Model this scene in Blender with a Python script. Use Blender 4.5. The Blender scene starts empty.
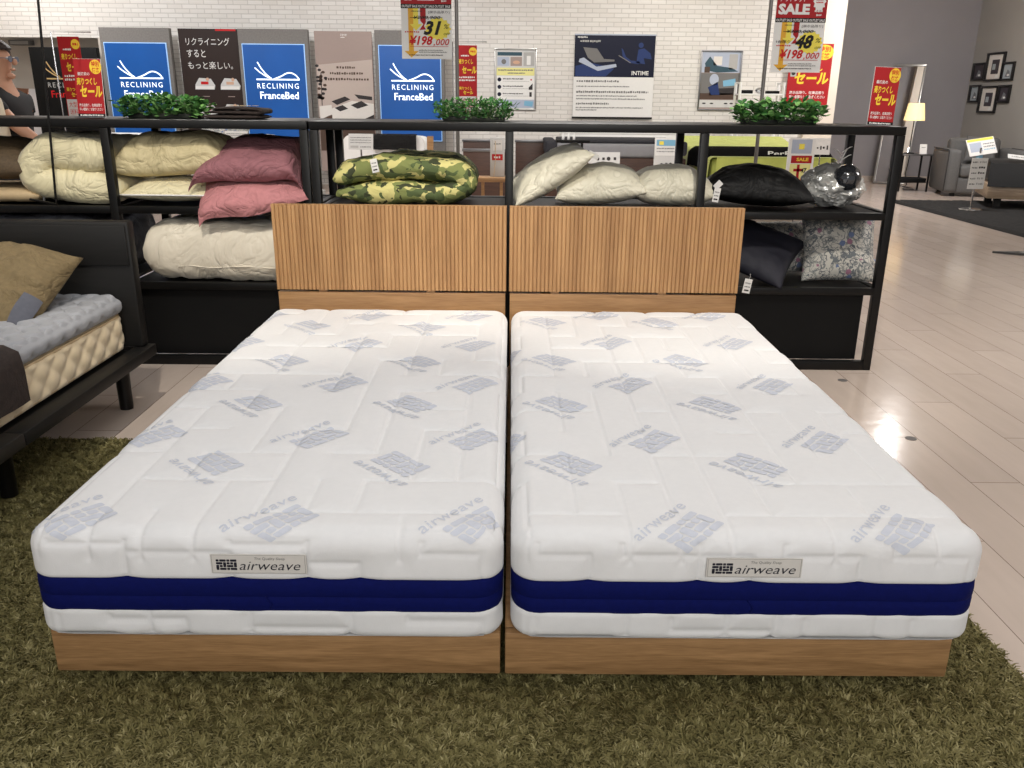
import bpy, bmesh, math, random
import numpy as np
from mathutils import Vector, Matrix, noise

sc = bpy.context.scene
COL = sc.collection
R = math.radians
rng = np.random.default_rng(7)
random.seed(7)

# ------------------------------------------------------------------ camera
F_PX, PITCH, ROLL, YAW, CAM_H = 839.99, .3245, -.0099, -.0041, 1.2582
def _cam_rows():
    cy, sy = math.cos(YAW), math.sin(YAW); cp, sp = math.cos(PITCH), math.sin(PITCH); cr, sr = math.cos(ROLL), math.sin(ROLL)
    Ry = np.array([[cy, sy, 0], [-sy, cy, 0], [0, 0, 1]])
    A = np.array([[1, 0, 0], [0, sp, cp], [0, cp, -sp]])
    Rr = np.array([[cr, -sr, 0], [sr, cr, 0], [0, 0, 1]])
    return Rr @ A @ Ry
CR = _cam_rows()
cam_d = bpy.data.cameras.new('camera')
cam = bpy.data.objects.new('camera', cam_d); COL.objects.link(cam)
cam_d.sensor_fit = 'HORIZONTAL'; cam_d.sensor_width = 36; cam_d.lens = F_PX / 1024 * 36
cam_d.clip_start = .05; cam_d.clip_end = 100
m4 = Matrix.Identity(4)
for i in range(3):
    m4[i][0] = CR[0][i]; m4[i][1] = CR[1][i]; m4[i][2] = -CR[2][i]
m4[2][3] = CAM_H
cam.matrix_world = m4
sc.camera = cam

def atY(px, py, Y):
    r = CR.T @ np.array([(px - 512) / F_PX, (384 - py) / F_PX, 1.])
    t = Y / r[1]
    return Vector((r[0] * t, Y, CAM_H + r[2] * t))

# ------------------------------------------------------------------ world, lamps, exposure
sc.view_settings.view_transform = 'Standard'
sc.view_settings.look = 'None'
sc.view_settings.gamma = 1
sc.view_settings.use_curve_mapping = False
sc.view_settings.exposure = 0.0
w = bpy.data.worlds.new('world'); sc.world = w; w.use_nodes = True
w.node_tree.nodes['Background'].inputs[0].default_value = (.93, .95, 1, 1)
w.node_tree.nodes['Background'].inputs[1].default_value = .40

def area(name, loc, target, energy, size, color=(1, .97, .93), shape='SQUARE', size_y=None, spread=None):
    d = bpy.data.lights.new(name, 'AREA'); d.energy = energy; d.size = size; d.color = color; d.shape = shape
    if size_y: d.shape = 'RECTANGLE'; d.size_y = size_y
    if spread: d.spread = spread
    o = bpy.data.objects.new(name, d); COL.objects.link(o); o.location = loc
    dr = Vector(target) - Vector(loc)
    o.rotation_euler = dr.to_track_quat('-Z', 'Y').to_euler()
    return o
def spot(name, loc, target, energy, angle, blend=.5, radius=.05, color=(1, .93, .82)):
    d = bpy.data.lights.new(name, 'SPOT'); d.energy = energy; d.spot_size = R(angle); d.spot_blend = blend
    d.shadow_soft_size = radius; d.color = color
    o = bpy.data.objects.new(name, d); COL.objects.link(o); o.location = loc
    dr = Vector(target) - Vector(loc)
    o.rotation_euler = dr.to_track_quat('-Z', 'Y').to_euler()
    return o
# ceiling panels of the shop, and one added fill light behind the camera
area('ceiling_or_fill_panel', (-.2, 2.1, 3.25), (-.2, 2.1, 0), 20, 1.2, (.90, .95, 1))
area('ceiling_or_fill_panel', (.2, -2.2, 2.6), (.1, 1.5, .4), 84, 1.6, (1, .98, .95))  # added fill, hung below the ceiling out of view, brightens the bed fronts
area('ceiling_or_fill_panel', (-3.4, 3.4, 3.25), (-3.4, 3.4, 0), 16, 1.2, (.96, .98, 1))
area('ceiling_or_fill_panel', (3.2, 3.4, 3.25), (3.2, 3.4, 0), 46, 1.2, (1, .96, .93))
area('ceiling_or_fill_panel', (-2.6, 8.2, 3.25), (-2.6, 8.4, 0), 80, 1.6, (1, .97, .94))
area('ceiling_or_fill_panel', (.6, 7.4, 3.25), (.7, 7.6, 0), 80, 1.6, (1, .97, .94))
area('ceiling_or_fill_panel', (6.6, 4.8, 3.25), (5.6, 6.0, 0), 80, 1.4, (1, .96, .94))
area('ceiling_or_fill_panel', (5.45, 11.0, 3.25), (5.9, 12.6, .3), 175, .9, (1, .96, .94))
area('ceiling_or_fill_panel', (-6.6, 11.5, 3.25), (-6.6, 13, 0), 60, 1.4, (1, .97, .94))
# track spots over the beds
spot('track_spot', (-1.0, 1.9, 3.15), (-1.1, 4.0, .6), 165, 58, .6, .03)
spot('track_spot', (.8, 1.9, 3.15), (.75, 4.0, .6), 165, 58, .6, .03)
spot('track_spot', (-2.4, 1.4, 3.15), (-2.2, 3.8, .6), 100, 56, .6, .03)
# wall washers for the brick wall
spot('wall_spot', (-4.6, 9.9, 3.15), (-4.6, 12.5, 1.6), 145, 90, .8, .05, (.95, .97, 1))
spot('wall_spot', (-1.6, 9.9, 3.15), (-1.6, 12.5, 1.6), 145, 90, .8, .05, (.97, .98, 1))
spot('wall_spot', (1.4, 9.9, 3.15), (1.4, 12.5, 1.6), 145, 90, .8, .05, (1, .97, .93))
spot('wall_spot', (3.2, 9.9, 3.15), (2.9, 12.5, 1.6), 70, 90, .8, .05, (1, .95, .88))
# the far lamp that glints in the polished floor
spot('far_spot', (5.15, 10.6, 3.2), (1.5, 3.2, 0), 40, 40, .6, .07, (1, .97, .95))

# ------------------------------------------------------------------ materials
def srgb(c):
    return tuple(((x / 255) / 12.92 if x / 255 <= .04045 else ((x / 255 + .055) / 1.055) ** 2.4) for x in c)
def _new(name):
    m = bpy.data.materials.new(name); m.use_nodes = True
    return m, m.node_tree.nodes, m.node_tree.links, m.node_tree.nodes['Principled BSDF']
def _coords(n, l, scale=(1, 1, 1)):
    tc = n.new('ShaderNodeTexCoord'); mp = n.new('ShaderNodeMapping'); mp.inputs['Scale'].default_value = scale
    l.new(tc.outputs['Object'], mp.inputs['Vector'])
    return mp
def mat(name, rgb, rough=.6, metal=0, var=.06, scale=12, bump=0, bscale=120, spec=.5, emit=0, sheen=0, stretch=(1, 1, 1), coat=0, crease=0, cscale=7):
    m, n, l, p = _new(name)
    c = srgb(rgb)
    mp = _coords(n, l, stretch)
    nz = n.new('ShaderNodeTexNoise'); nz.inputs['Scale'].default_value = scale; nz.inputs['Detail'].default_value = 4
    l.new(mp.outputs[0], nz.inputs['Vector'])
    r = n.new('ShaderNodeValToRGB')
    r.color_ramp.elements[0].position = .3; r.color_ramp.elements[1].position = .7
    r.color_ramp.elements[0].color = (*[x * (1 - var) for x in c], 1)
    r.color_ramp.elements[1].color = (*[min(1, x * (1 + var)) for x in c], 1)
    l.new(nz.outputs[0], r.inputs[0]); l.new(r.outputs[0], p.inputs['Base Color'])
    p.inputs['Roughness'].default_value = rough; p.inputs['Metallic'].default_value = metal
    p.inputs['Specular IOR Level'].default_value = spec
    if sheen: p.inputs['Sheen Weight'].default_value = sheen
    if coat: p.inputs['Coat Weight'].default_value = coat
    if emit:
        l.new(r.outputs[0], p.inputs['Emission Color']); p.inputs['Emission Strength'].default_value = emit
    if bump:
        nb = n.new('ShaderNodeTexNoise'); nb.inputs['Scale'].default_value = bscale; nb.inputs['Detail'].default_value = 3
        l.new(mp.outputs[0], nb.inputs['Vector'])
        b = n.new('ShaderNodeBump'); b.inputs['Strength'].default_value = bump; b.inputs['Distance'].default_value = .004
        l.new(nb.outputs[0], b.inputs['Height']); l.new(b.outputs[0], p.inputs['Normal'])
    if crease:                                  # soft puckers and creases of loose cloth
        nb = n.new('ShaderNodeTexNoise'); nb.inputs['Scale'].default_value = cscale; nb.inputs['Detail'].default_value = 4; nb.inputs['Distortion'].default_value = 1.1
        l.new(mp.outputs[0], nb.inputs['Vector'])
        ab = n.new('ShaderNodeMath'); ab.operation = 'SUBTRACT'; l.new(nb.outputs[0], ab.inputs[0]); ab.inputs[1].default_value = .5
        a2 = n.new('ShaderNodeMath'); a2.operation = 'ABSOLUTE'; l.new(ab.outputs[0], a2.inputs[0])
        a3 = n.new('ShaderNodeMath'); a3.operation = 'POWER'; l.new(a2.outputs[0], a3.inputs[0]); a3.inputs[1].default_value = .6
        b2 = n.new('ShaderNodeBump'); b2.inputs['Strength'].default_value = crease; b2.inputs['Distance'].default_value = .045
        l.new(a3.outputs[0], b2.inputs['Height'])
        if bump: l.new(b.outputs[0], b2.inputs['Normal'])
        l.new(b2.outputs[0], p.inputs['Normal'])
    return m
def ink(name, rgb, rough=.55, emit=0):
    return mat(name, rgb, rough, var=.015, scale=30, emit=emit, spec=.25)
def wood(name, dark, light, axis='x', rough=.42, scale=3.0, slat=None):
    m, n, l, p = _new(name)
    st = {'x': (.7, 11, 11), 'z': (11, 11, .7), 'y': (11, .7, 11)}[axis]
    mp = _coords(n, l, st)
    nz = n.new('ShaderNodeTexNoise'); nz.inputs['Scale'].default_value = scale; nz.inputs['Detail'].default_value = 7; nz.inputs['Distortion'].default_value = .9
    l.new(mp.outputs[0], nz.inputs['Vector'])
    n2 = n.new('ShaderNodeTexNoise'); n2.inputs['Scale'].default_value = scale * 7; n2.inputs['Detail'].default_value = 3
    l.new(mp.outputs[0], n2.inputs['Vector'])
    mx = n.new('ShaderNodeMix'); mx.data_type = 'FLOAT'; mx.inputs['Factor'].default_value = .35
    l.new(nz.outputs[0], mx.inputs['A']); l.new(n2.outputs[0], mx.inputs['B'])
    r = n.new('ShaderNodeValToRGB')
    r.color_ramp.elements[0].position = .36; r.color_ramp.elements[1].position = .64
    r.color_ramp.elements[0].color = (*srgb(dark), 1); r.color_ramp.elements[1].color = (*srgb(light), 1)
    l.new(mx.outputs['Result'], r.inputs[0]); l.new(r.outputs[0], p.inputs['Base Color'])
    p.inputs['Roughness'].default_value = rough
    b = n.new('ShaderNodeBump'); b.inputs['Strength'].default_value = .12; b.inputs['Distance'].default_value = .002
    l.new(mx.outputs['Result'], b.inputs['Height']); l.new(b.outputs[0], p.inputs['Normal'])
    return m
def floor_mat():
    m, n, l, p = _new('plank_floor')
    tc = n.new('ShaderNodeTexCoord')
    sx = n.new('ShaderNodeSeparateXYZ'); l.new(tc.outputs['Object'], sx.inputs[0])
    def mth(op, a_, b_=None, c_=None):
        k = n.new('ShaderNodeMath'); k.operation = op
        for i_, v_ in enumerate((a_, b_, c_)):
            if v_ is None: continue
            if isinstance(v_, (int, float)): k.inputs[i_].default_value = v_
            else: l.new(v_, k.inputs[i_])
        return k.outputs[0]
    # planks .1765 m wide running away from the camera, 1.26 m long, each row stepped by a third
    ox = FLOOR_OFFSET
    px_ = mth('DIVIDE', mth('SUBTRACT', sx.outputs[0], ox[0]), PLANK); col = mth('FLOOR', px_)
    fx = mth('ABSOLUTE', mth('SUBTRACT', mth('FRACT', px_), .5))
    py_ = mth('DIVIDE', mth('ADD', mth('SUBTRACT', sx.outputs[1], ox[1]), mth('MULTIPLY', col, .42)), 1.26); row = mth('FLOOR', py_)
    fy = mth('ABSOLUTE', mth('SUBTRACT', mth('FRACT', py_), .5))
    joint = mth('MAXIMUM', mth('GREATER_THAN', fx, .5 - .0013 / PLANK), mth('GREATER_THAN', fy, .5 - .0016 / 1.26))
    cv = n.new('ShaderNodeCombineXYZ'); l.new(col, cv.inputs[0]); l.new(row, cv.inputs[1])
    wn = n.new('ShaderNodeTexWhiteNoise'); wn.noise_dimensions = '2D'; l.new(cv.outputs[0], wn.inputs['Vector'])
    pl = n.new('ShaderNodeMix'); pl.data_type = 'RGBA'; l.new(wn.outputs['Value'], pl.inputs['Factor'])
    pl.inputs['A'].default_value = (*srgb((212, 196, 184)), 1); pl.inputs['B'].default_value = (*srgb((203, 187, 175)), 1)
    br = n.new('ShaderNodeMix'); br.data_type = 'RGBA'; l.new(joint, br.inputs['Factor']); l.new(pl.outputs['Result'], br.inputs['A']); br.inputs['B'].default_value = (*srgb((128, 112, 100)), 1)
    mp2 = n.new('ShaderNodeMapping'); mp2.inputs['Scale'].default_value = (6, .8, 1); l.new(tc.outputs['Object'], mp2.inputs['Vector'])
    nz = n.new('ShaderNodeTexNoise'); nz.inputs['Scale'].default_value = 3; nz.inputs['Detail'].default_value = 5; l.new(mp2.outputs[0], nz.inputs['Vector'])
    r = n.new('ShaderNodeValToRGB'); r.color_ramp.elements[0].position = .3; r.color_ramp.elements[1].position = .7
    r.color_ramp.elements[0].color = (.93, .93, .92, 1); r.color_ramp.elements[1].color = (1, 1, 1, 1); l.new(nz.outputs[0], r.inputs[0])
    mx = n.new('ShaderNodeMix'); mx.data_type = 'RGBA'; mx.blend_type = 'MULTIPLY'; mx.inputs['Factor'].default_value = 1
    l.new(br.outputs['Result'], mx.inputs['A']); l.new(r.outputs[0], mx.inputs['B']); l.new(mx.outputs['Result'], p.inputs['Base Color'])
    p.inputs['Roughness'].default_value = .16
    p.inputs['Specular IOR Level'].default_value = .5
    nb = n.new('ShaderNodeTexNoise'); nb.inputs['Scale'].default_value = 9; nb.inputs['Detail'].default_value = 2; l.new(tc.outputs['Object'], nb.inputs['Vector'])
    b = n.new('ShaderNodeBump'); b.inputs['Strength'].default_value = .08; b.inputs['Distance'].default_value = .01
    l.new(nb.outputs[0], b.inputs['Height']); l.new(b.outputs[0], p.inputs['Normal'])
    return m
def brick_mat():
    m, n, l, p = _new('white_brick_wallpaper')
    tc = n.new('ShaderNodeTexCoord'); sx = n.new('ShaderNodeSeparateXYZ'); cx = n.new('ShaderNodeCombineXYZ')
    l.new(tc.outputs['Object'], sx.inputs[0]); l.new(sx.outputs[0], cx.inputs[0]); l.new(sx.outputs[2], cx.inputs[1])
    br = n.new('ShaderNodeTexBrick'); br.offset = .5
    br.inputs['Scale'].default_value = 1; br.inputs['Brick Width'].default_value = .20; br.inputs['Row Height'].default_value = .0575
    br.inputs['Mortar Size'].default_value = .006; br.inputs['Mortar Smooth'].default_value = .4
    br.inputs['Color1'].default_value = (*srgb((230, 226, 220)), 1); br.inputs['Color2'].default_value = (*srgb((221, 216, 209)), 1)
    br.inputs['Mortar'].default_value = (*srgb((200, 195, 189)), 1)
    l.new(cx.outputs[0], br.inputs['Vector']); l.new(br.outputs['Color'], p.inputs['Base Color'])
    b = n.new('ShaderNodeBump'); b.inputs['Strength'].default_value = .5; b.inputs['Distance'].default_value = .006; b.invert = True
    l.new(br.outputs['Fac'], b.inputs['Height']); l.new(b.outputs[0], p.inputs['Normal'])
    p.inputs['Roughness'].default_value = .75
    return m
def camo_mat():
    m, n, l, p = _new('camouflage_cotton')
    mp = _coords(n, l, (1, 1, 1.25))
    def layer(scale, off):
        a = n.new('ShaderNodeVectorMath'); a.inputs[1].default_value = (off, off * .7, off * 1.3); l.new(mp.outputs[0], a.inputs[0])
        z = n.new('ShaderNodeTexNoise'); z.inputs['Scale'].default_value = scale; z.inputs['Detail'].default_value = 2.5; z.inputs['Roughness'].default_value = .45; z.inputs['Distortion'].default_value = .5
        l.new(a.outputs[0], z.inputs['Vector']); return z
    base = srgb((214, 205, 134))
    prev = None
    for sc_, off, th, col in ((13, 0, .49, (130, 138, 80)), (13, 5.2, .55, (86, 100, 60)), (16, 11.7, .60, (60, 66, 42))):
        z = layer(sc_, off)
        g = n.new('ShaderNodeMath'); g.operation = 'GREATER_THAN'; g.inputs[1].default_value = th; l.new(z.outputs[0], g.inputs[0])
        mx = n.new('ShaderNodeMix'); mx.data_type = 'RGBA'; l.new(g.outputs[0], mx.inputs['Factor'])
        if prev is None: mx.inputs['A'].default_value = (*base, 1)
        else: l.new(prev.outputs['Result'], mx.inputs['A'])
        mx.inputs['B'].default_value = (*srgb(col), 1); prev = mx
    l.new(prev.outputs['Result'], p.inputs['Base Color']); p.inputs['Roughness'].default_value = .85
    nb = n.new('ShaderNodeTexNoise'); nb.inputs['Scale'].default_value = 9; nb.inputs['Detail'].default_value = 4; nb.inputs['Distortion'].default_value = 1; l.new(mp.outputs[0], nb.inputs['Vector'])
    b = n.new('ShaderNodeBump'); b.inputs['Strength'].default_value = .6; b.inputs['Distance'].default_value = .03; l.new(nb.outputs[0], b.inputs['Height']); l.new(b.outputs[0], p.inputs['Normal'])
    return m
def floral_mat():
    m, n, l, p = _new('floral_print')
    mp = _coords(n, l, (1, 1, 1))
    def mth(op, a, b):
        k = n.new('ShaderNodeMath'); k.operation = op
        for i_, v in enumerate((a, b)):
            if isinstance(v, (int, float)): k.inputs[i_].default_value = v
            else: l.new(v, k.inputs[i_])
        return k.outputs[0]
    prev = None
    def over(fac, col):
        nonlocal prev
        mx = n.new('ShaderNodeMix'); mx.data_type = 'RGBA'; l.new(fac, mx.inputs['Factor'])
        if prev is None: mx.inputs['A'].default_value = (*srgb((198, 195, 186)), 1)
        else: l.new(prev, mx.inputs['A'])
        mx.inputs['B'].default_value = (*srgb(col), 1); prev = mx.outputs['Result']
    def nse(scale, off, dist=1.2):
        a = n.new('ShaderNodeVectorMath'); a.inputs[1].default_value = (off, off, off); l.new(mp.outputs[0], a.inputs[0])
        z = n.new('ShaderNodeTexNoise'); z.inputs['Scale'].default_value = scale; z.inputs['Detail'].default_value = 1.5; z.inputs['Distortion'].default_value = dist; l.new(a.outputs[0], z.inputs['Vector']); return z.outputs[0]
    for sc_, off, wd, col in ((13, 2, .022, (120, 124, 124)), (17, 6, .030, (146, 148, 144)), (22, 9, .020, (92, 96, 102))):     # stems and leaf outlines
        over(mth('LESS_THAN', mth('ABSOLUTE', mth('SUBTRACT', nse(sc_, off), .5), 0), wd), col)
    over(mth('GREATER_THAN', nse(34, 4), .63), (104, 110, 114))                                                                     # leaves
    for sc_, off, th, c1 in ((19, 3, .26, (150, 104, 126)), (17, 8, .26, (98, 114, 150))):                                          # blossoms
        a = n.new('ShaderNodeVectorMath'); a.inputs[1].default_value = (off, off, off); l.new(mp.outputs[0], a.inputs[0])
        v = n.new('ShaderNodeTexVoronoi'); v.inputs['Scale'].default_value = sc_; l.new(a.outputs[0], v.inputs['Vector'])
        sp = n.new('ShaderNodeSeparateColor'); l.new(v.outputs['Color'], sp.inputs[0])
        over(mth('MULTIPLY', mth('LESS_THAN', mth('ADD', v.outputs['Distance'], mth('MULTIPLY', nse(60, off), .25)), th + .12), mth('GREATER_THAN', sp.outputs[0], .62)), c1)
    l.new(prev, p.inputs['Base Color']); p.inputs['Roughness'].default_value = .6; p.inputs['Sheen Weight'].default_value = .2
    return m
PLANK, FLOOR_OFFSET = .1763, (1.455, 3.115)
def pile_mat():
    m, n, l, p = _new('green_shag_pile')
    at = n.new('ShaderNodeAttribute'); at.attribute_name = 'tone'
    r = n.new('ShaderNodeValToRGB'); e = r.color_ramp.elements
    e[0].position = 0; e[0].color = (*srgb((96, 90, 56)), 1); e[1].position = 1; e[1].color = (*srgb((166, 157, 114)), 1)
    k = e.new(.55); k.color = (*srgb((125, 117, 77)), 1)
    l.new(at.outputs['Fac'], r.inputs[0]); l.new(r.outputs[0], p.inputs['Base Color'])
    p.inputs['Roughness'].default_value = .95; p.inputs['Specular IOR Level'].default_value = .08
    return m
M = dict(
    floor=floor_mat(), brick=brick_mat(), camo=camo_mat(), floral=floral_mat(), pile=pile_mat(),
    greywall=mat('grey_wall_paint', (142, 138, 140), .8, var=.03, scale=2, bump=.1, bscale=60),
    sidewall=mat('warm_grey_wall_paint', (158, 154, 148), .8, var=.03, scale=2),
    cream=mat('cream_wall_paint', (226, 215, 200), .8, var=.03, scale=2),
    alcove=mat('alcove_paint', (205, 196, 184), .8, var=.03, scale=2), alcove2=mat('alcove_white_paint', (232, 228, 228), .8, var=.02, scale=2),
    ceil=mat('ceiling_paint', (225, 225, 223), .9, var=.02),
    base=mat('baseboard_vinyl', (186, 172, 160), .5),
    slat=wood('fluted_oak', (160, 118, 76), (192, 148, 100), 'z', .5, 1.6),
    slatdark=mat('groove_oak', (92, 60, 34), .7, var=.1),
    oak=wood('oak_grain', (144, 106, 68), (178, 138, 94), 'x', .38, 3.2),
    oakfoot=wood('oak_grain_footboard', (136, 102, 66), (178, 138, 94), 'x', .42, 4.5),
    black=mat('black_steel', (13, 12, 11), .4, var=.1, scale=40, bump=.08, bscale=300, spec=.3),
    blackpanel=mat('black_panel', (12, 12, 12), .6, var=.1, spec=.2),
    blackwood=mat('black_stained_wood', (25, 24, 23), .5, spec=.3, var=.15, scale=8, stretch=(1, 12, 12)),
    knit=mat('white_knit_cover', (232, 232, 232), .82, var=.012, scale=60, bump=.12, bscale=420, sheen=.15),
    printink=mat('pale_blue_print', (207, 211, 221), .85, var=.03, scale=80),
    navy=mat('navy_mesh_band', (6, 16, 82), .85, var=.08, scale=90, bump=.2, bscale=500, spec=.15),
    tagcloth=mat('satin_tag', (214, 210, 204), .45, var=.03, scale=50), tagink=ink('tag_ink', (34, 34, 46)),
    tagedge=ink('tag_stitching', (150, 146, 142)),
    creamq=mat('cream_mattress_fabric', (222, 204, 170), .75, var=.04, scale=30, sheen=.2),
    topper=mat('grey_pad_fabric', (146, 148, 153), .7, var=.03, scale=30, sheen=.15),
    olive=mat('olive_linen', (112, 96, 66), .8, var=.12, scale=60, bump=.2, bscale=260, crease=0.5, cscale=7),
    bluegrey=mat('blue_grey_linen', (84, 86, 96), .85, var=.1, scale=60),
    umber=mat('dark_brown_throw', (46, 36, 32), .9, var=.15, scale=60, bump=.3, bscale=200, crease=0.2, cscale=8),
    creamc=mat('cream_satin_cotton', (226, 216, 178), .55, var=.03, scale=8, sheen=.2, bump=.15, bscale=28, crease=0.55, cscale=6),
    ivory=mat('ivory_satin', (228, 222, 200), .42, var=.03, scale=8, sheen=.2, bump=.15, bscale=30, crease=0.45, cscale=7),
    beige=mat('beige_cotton', (206, 192, 150), .6, var=.04, scale=8, bump=.15, bscale=28, crease=0.6, cscale=6),
    brownq=mat('brown_quilted_cotton', (92, 76, 56), .7, var=.2, scale=90, bump=.4, bscale=110),
    tanq=mat('tan_padding', (196, 172, 134), .7, var=.05, scale=30, bump=.3, bscale=70),
    mauve=mat('mauve_linen', (148, 98, 104), .85, var=.08, scale=40, bump=.25, bscale=60, crease=0.55, cscale=9),
    pink=mat('dusty_pink_linen', (190, 128, 130), .85, var=.06, scale=40, bump=.25, bscale=60, crease=0.55, cscale=9),
    comf=mat('pale_satin_comforter', (228, 219, 200), .45, var=.04, scale=6, sheen=.15, bump=.2, bscale=26, crease=0.45, cscale=5),
    slate=mat('slate_blanket', (96, 98, 106), .8, var=.12, scale=40, bump=.3, bscale=60, crease=0.6, cscale=8),
    blackc=mat('black_satin', (9, 9, 10), .6, spec=.3, var=.1, bump=.2, bscale=30, crease=0.4, cscale=7), blackcloth=mat('black_wool', (12, 12, 13), .95, spec=.05), navyc=mat('navy_stretch_fabric', (26, 26, 38), .7, var=.25, scale=50, stretch=(.4, 6, 6)),
    white=mat('white_paint', (236, 235, 232), .45, var=.02), paper=ink('white_paper', (232, 230, 226)), papergrey=ink('grey_paper', (206, 205, 202)),
    felt=mat('grey_felt_board', (122, 118, 114), .9, var=.12, scale=50, bump=.2, bscale=200),
    blue=mat('backlit_blue', (16, 74, 142), .4, var=.10, scale=1.2, emit=.42), lit=ink('backlit_white', (240, 248, 255), emit=1.0), rim=mat('lightbox_rim', (150, 190, 235), .4, emit=.4, var=.02),
    red=ink('sale_red', (166, 32, 36)), yellow=ink('sale_yellow', (236, 200, 62)), black_ink=ink('black_ink', (26, 24, 24)), gold=ink('amber_arrow', (226, 170, 58)), lemon=ink('lemon_ink', (240, 222, 92)),
    redink=ink('red_ink', (196, 28, 30)), greyink=ink('grey_ink', (118, 116, 114)), lightink=ink('light_grey_ink', (176, 174, 170)),
    brownp=ink('dark_brown_print', (48, 36, 32)), taupe=ink('taupe_print', (162, 144, 136)), taupe2=ink('pale_taupe_print', (190, 174, 164)), darkp=ink('charcoal_print', (54, 50, 50)), offw=ink('off_white_print', (224, 218, 210)), floorp=ink('umber_print', (84, 66, 56)),
    navyp=ink('navy_print', (13, 18, 42)), navy2=ink('blue_navy_print', (38, 56, 104)), silverp=ink('silver_print', (176, 184, 200)), skyp=ink('sky_print', (126, 178, 206)), paleyel=ink('pale_yellow_print', (232, 226, 150)), teal=ink('teal_print', (58, 84, 96)), flesh=ink('flesh_print', (206, 166, 140)), orange=ink('orange_print', (214, 130, 60)),
    gold2=ink('gold_line', (190, 160, 110)),
    chrome=mat('chrome', (200, 200, 202), .18, metal=1, var=.02), steel=mat('brushed_steel', (140, 140, 142), .35, metal=1, var=.04), greyrod=mat('grey_pole', (128, 124, 120), .4, metal=.6),
    leaf=mat('leaf_green', (92, 148, 74), 75, var=.35, scale=40), leaf2=mat('deep_leaf_green', (64, 118, 62), 75, var=.35, scale=40), leaf3=mat('fresh_leaf_green', (126, 176, 98), 75, var=.3, scale=40), stem=mat('pale_stem', (120, 150, 90), .6), traym=mat('dark_planter', (30, 34, 26), .7),
    mirror=mat('mirror_glass', (235, 235, 235), .02, metal=1, var=0), bag=mat('crumpled_clear_film', (196, 196, 192), .14, metal=.35, var=.25, scale=14, coat=.6), orb=mat('dark_glossy_ball', (40, 42, 46), .12, var=.2, coat=1),
    sofa=mat('grey_upholstery', (98, 97, 96), .9, var=.06, scale=60, bump=.3, bscale=200), sofa2=mat('dark_piping', (44, 42, 42), .8),
    shade=mat('lit_lampshade', (250, 222, 160), .8, var=.02, emit=.9), rug2=mat('black_shag', (26, 25, 25), .95, var=.4, scale=60, bump=.9, bscale=120),
    leather=mat('black_leather', (24, 24, 25), .38, var=.15, bump=.3, bscale=90), palewood=wood('pale_ash', (150, 128, 106), (186, 164, 140), 'x'), brownwood=wood('dark_walnut', (64, 44, 36), (88, 62, 50), 'x'),
    lime=mat('lime_sheet', (186, 194, 96), .7, var=.05, scale=8, bump=.2, bscale=22, sheen=.2, crease=0.5, cscale=4), greymat=mat('grey_mattress_fabric', (150, 150, 154), .8, var=.04), darkblanket=mat('charcoal_topper', (52, 52, 58), .85, var=.08),
    skin=mat('skin', (196, 146, 118), .55, var=.04), hair=mat('dark_hair', (40, 26, 22), .5, var=.25, scale=60), tee=mat('black_tee', (30, 29, 32), .85, var=.1), bagc=mat('cream_canvas', (222, 212, 190), .8, var=.05, bump=.2, bscale=60), trouser=mat('dark_trousers', (44, 44, 52), .85), lens=mat('tinted_lens', (90, 100, 120), .1, var=0), shoe=mat('white_shoe', (220, 218, 214), .6),
    glassy=mat('cable_grey', (54, 54, 54), .5), photo1=ink('photo_grey', (120, 122, 126)), photo2=ink('photo_dark', (70, 64, 70)), photo3=ink('photo_pale', (170, 178, 182)), framem=mat('black_frame', (24, 22, 22), .4), stain=mat('floor_pad', (110, 106, 104), .5), silverfr=mat('silver_frame', (176, 174, 170), .3, metal=.7),
)

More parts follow.
